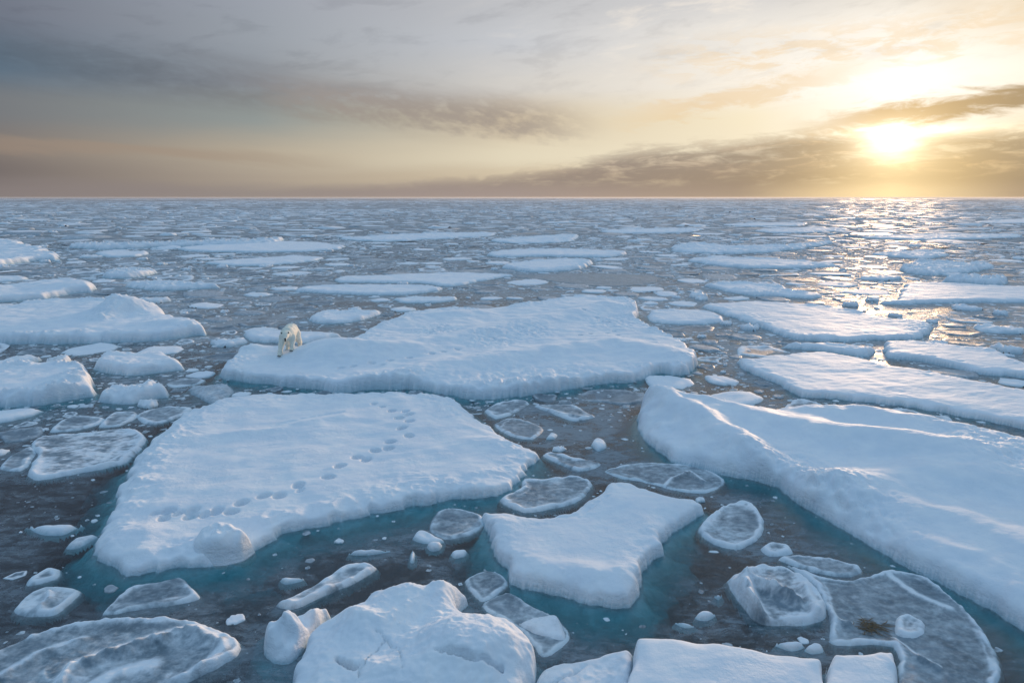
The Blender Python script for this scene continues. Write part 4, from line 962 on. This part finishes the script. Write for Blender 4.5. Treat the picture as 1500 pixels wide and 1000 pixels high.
PX, PY, PS, PK = [], [], [], []
def take(t, mixk):
    x, y, s = t
    PX.append(x); PY.append(y); PS.append(s); PK.append(rng.choice(3, len(x), p=mixk))
take(scatter(8, 26, 300, 0.05, 0.30, 2.2, 1.2), (0.15, 0.25, 0.60))
take(scatter(26, 60, 10000, 0.11, 1.6, 2.2, 0.92), (0.52, 0.10, 0.38))
take(scatter(60, 150, 40000, 0.2, 2.5, 2.2, 0.90), (0.42, 0.06, 0.52))
X = np.concatenate(PX); Y = np.concatenate(PY); S = np.concatenate(PS); K = np.concatenate(PK)
px, py = pixel(X, Y)
vis = (px > -120) & (px < 1620) & (py < 1080)
X, Y, S, K, px, py = (a[vis] for a in (X, Y, S, K, px, py))
area = S * S * CAM_H / (X * X + Y * Y + CAM_H ** 2) ** 1.5
inside = (px > 0) & (px < 1500) & (py < 1000)
NAMES = ['pan', 'lump', 'chip']
def zone(u, v):
    if v > 690:
        return 'in the dark lower left lead' if u < 250 else ('in the slushy channel below the tracked floe' if u < 720 else 'around the worn-triangle floe')
    if v > 575:
        return 'in dark water left of the tracked floe' if u < 450 else 'right of the tracked floe'
    if u < 380: return 'left of the bear floe'
    if u > 930: return 'among the flat right-hand floes'
    return 'in the broken ice behind the bear floe'
WORD = {'pan': ('pancake_ice', 'small rimmed grey ice pancake', 'pancake ice'), 'lump': ('ice_lump', 'small white knobbly ice lump', 'ice lump'), 'chip': ('ice_fragment', 'small flat snow-dusted ice fragment', 'ice fragment')}
order = np.argsort(-np.where(inside, area, 0)); quota = {0: 150, 1: 90, 2: 160}; single = np.zeros(len(X), bool)
for i in order:
    if not inside[i]: break
    if quota[K[i]] > 0: quota[K[i]] -= 1; single[i] = True
meshes = {}
for k, plist in KIND.items():
    meshes[k] = [make_mesh(WORD[k][0], V, F, {'snow': sn, 'wet': sstep(V[:, 2], 0.05, -0.02)}) for V, F, sn in plist]
    meshes[k] += [make_mesh(WORD[k][0], V, F, {'snow': sn * (0.45 if k != 'lump' else 0.9), 'wet': sstep(V[:, 2], 0.05, -0.02)}) for V, F, sn in plist]
    for m in meshes[k]: m.materials.append(ICE)
for i in np.where(single)[0]:
    k = NAMES[K[i]]; nm, lb, ct = WORD[k]; zn = zone(px[i], py[i])
    o = bpy.data.objects.new(nm, meshes[k][rng.randint(len(meshes[k]))]); COL.objects.link(o)
    o.location = (X[i], Y[i], 0.0); o.rotation_euler = (rng.uniform(-.04, .04), rng.uniform(-.04, .04), rng.uniform(0, 6.28))
    sc = S[i]; zs = min(sc, 0.75) * rng.uniform(0.8, 1.25)
    o.scale = (sc * rng.uniform(0.9, 1.15), sc * rng.uniform(0.75, 1.0), zs)
    o['label'] = lb + ' afloat ' + zn; o['category'] = ct; o['group'] = lb.replace('small ', '') + 's ' + zn

def brash(name, label, sets, tilt=0.08, zcap=0.75):
    Vs, Fs, Ss = [], [], []; off = 0
    for x, y, s, kk, protos in sets:
        var = rng.randint(6, size=len(x))
        for ki, kn in enumerate(NAMES):
            for vi in range(6):
                i = np.where((kk == ki) & (var == vi))[0]; n = len(i)
                if not n: continue
                V, F, sn = protos[kn][vi]
                a = rng.uniform(0, 6.283, n)[:, None]; c, q = np.cos(a), np.sin(a); si = s[i][:, None]
                sx = si * rng.uniform(0.9, 1.2, (n, 1)); sy = si * rng.uniform(0.6, 1.0, (n, 1)); sz_ = np.minimum(si, zcap) * rng.uniform(0.3, 1.1, (n, 1))
                wk = rng.uniform(0.4, 1.15, (n, 1)); tx, ty = rng.uniform(-tilt, tilt, (2, n, 1))
                vx, vy = V[None, :, 0] * sx, V[None, :, 1] * sy
                W = np.stack([x[i][:, None] + vx * c - vy * q, y[i][:, None] + vx * q + vy * c, V[None, :, 2] * sz_ + np.clip(vx * tx + vy * ty, -0.1, 0.3)], 2).reshape(-1, 3)
                Vs.append(W); Fs.append((F[None] + (np.arange(n) * len(V))[:, None, None]).reshape(-1, 4) + off); off += len(W)
                Ss.append(np.clip(sn[None] * wk, 0, 1).ravel())
    V = np.concatenate(Vs); F = np.concatenate(Fs); sn = np.concatenate(Ss)
    link(name, make_mesh(name, V, F, {'snow': sn, 'wet': 0.6 * sstep(V[:, 2], 0.04, -0.02)}, smooth=False), ICE, kind='stuff', label=label, cat='brash ice')
    return len(V)
def fill(r0, r1, count, smin, smax, mixk=(0.35, 0.1, 0.55)):
    az = rng.uniform(math.radians(-43), math.radians(43), count); rr = np.sqrt(rng.uniform(r0 * r0, r1 * r1, count))
    x, y = rr * np.sin(az), rr * np.cos(az); s = smin * (smax / smin) ** rng.uniform(0, 1, count) ** 1.6
    ok = clear(x, y, s)
    return x[ok], y[ok], s[ok], rng.choice(3, int(ok.sum()), p=mixk), TINY
m = ~single
brash('brash_ice', 'countless small broken ice pieces packed between the floes', [(X[m], Y[m], S[m], K[m], LOW), fill(7, 26, 1300, 0.012, 0.08, (0.85, 0.0, 0.15)), fill(24, 60, 9000, 0.05, 0.22), fill(60, 150, 30000, 0.10, 0.45)])
# farther out the pieces run together into pack ice
x, y, s = scatter(150, 480, 60000, 0.55, 6.0, 2.1, 0.86)
x2, y2, s2 = scatter(480, 1500, 30000, 2.0, 11, 1.5, 0.85)
x3, y3, s3 = scatter(1500, 6000, 9000, 12, 60, 1.4, 0.8)
FX, FY, FS = np.concatenate([x, x2, x3]), np.concatenate([y, y2, y3]), np.concatenate([s, s2, s3])
FK = rng.choice(3, len(FX), p=(0.34, 0.10, 0.56))
brash('distant_pack_ice', 'unbroken field of drift ice reaching to the horizon', [(FX, FY, FS, FK, TINY)], 0.02, 1.6)
print('loose pieces', len(X), 'single', int(single.sum()), 'far', len(FX))

# ------------------------------------------------------------------ thin cold haze lying over the ice
def haze():
    V = [(x, y, z) for z in (-4.0, 8.6) for y in (-60.0, 24100.0) for x in (-16100.0, 16100.0)]
    F = [(0, 2, 3, 1), (4, 5, 7, 6), (0, 1, 5, 4), (2, 6, 7, 3), (0, 4, 6, 2), (1, 3, 7, 5)]
    m, g = new_mat('haze')
    p = g.node('ShaderNodeVolumePrincipled'); p.inputs['Color'].default_value = (0.93, 0.95, 1.0, 1)
    p.inputs['Density'].default_value = 0.00012; p.inputs['Anisotropy'].default_value = 0.4
    o = g.node('ShaderNodeOutputMaterial'); m.node_tree.links.new(p.outputs[0], o.inputs['Volume'])
    link('haze', make_mesh('haze', np.array(V), np.array(F), smooth=False), m, kind='stuff', label='thin pale haze over the far ice', cat='haze')
haze()
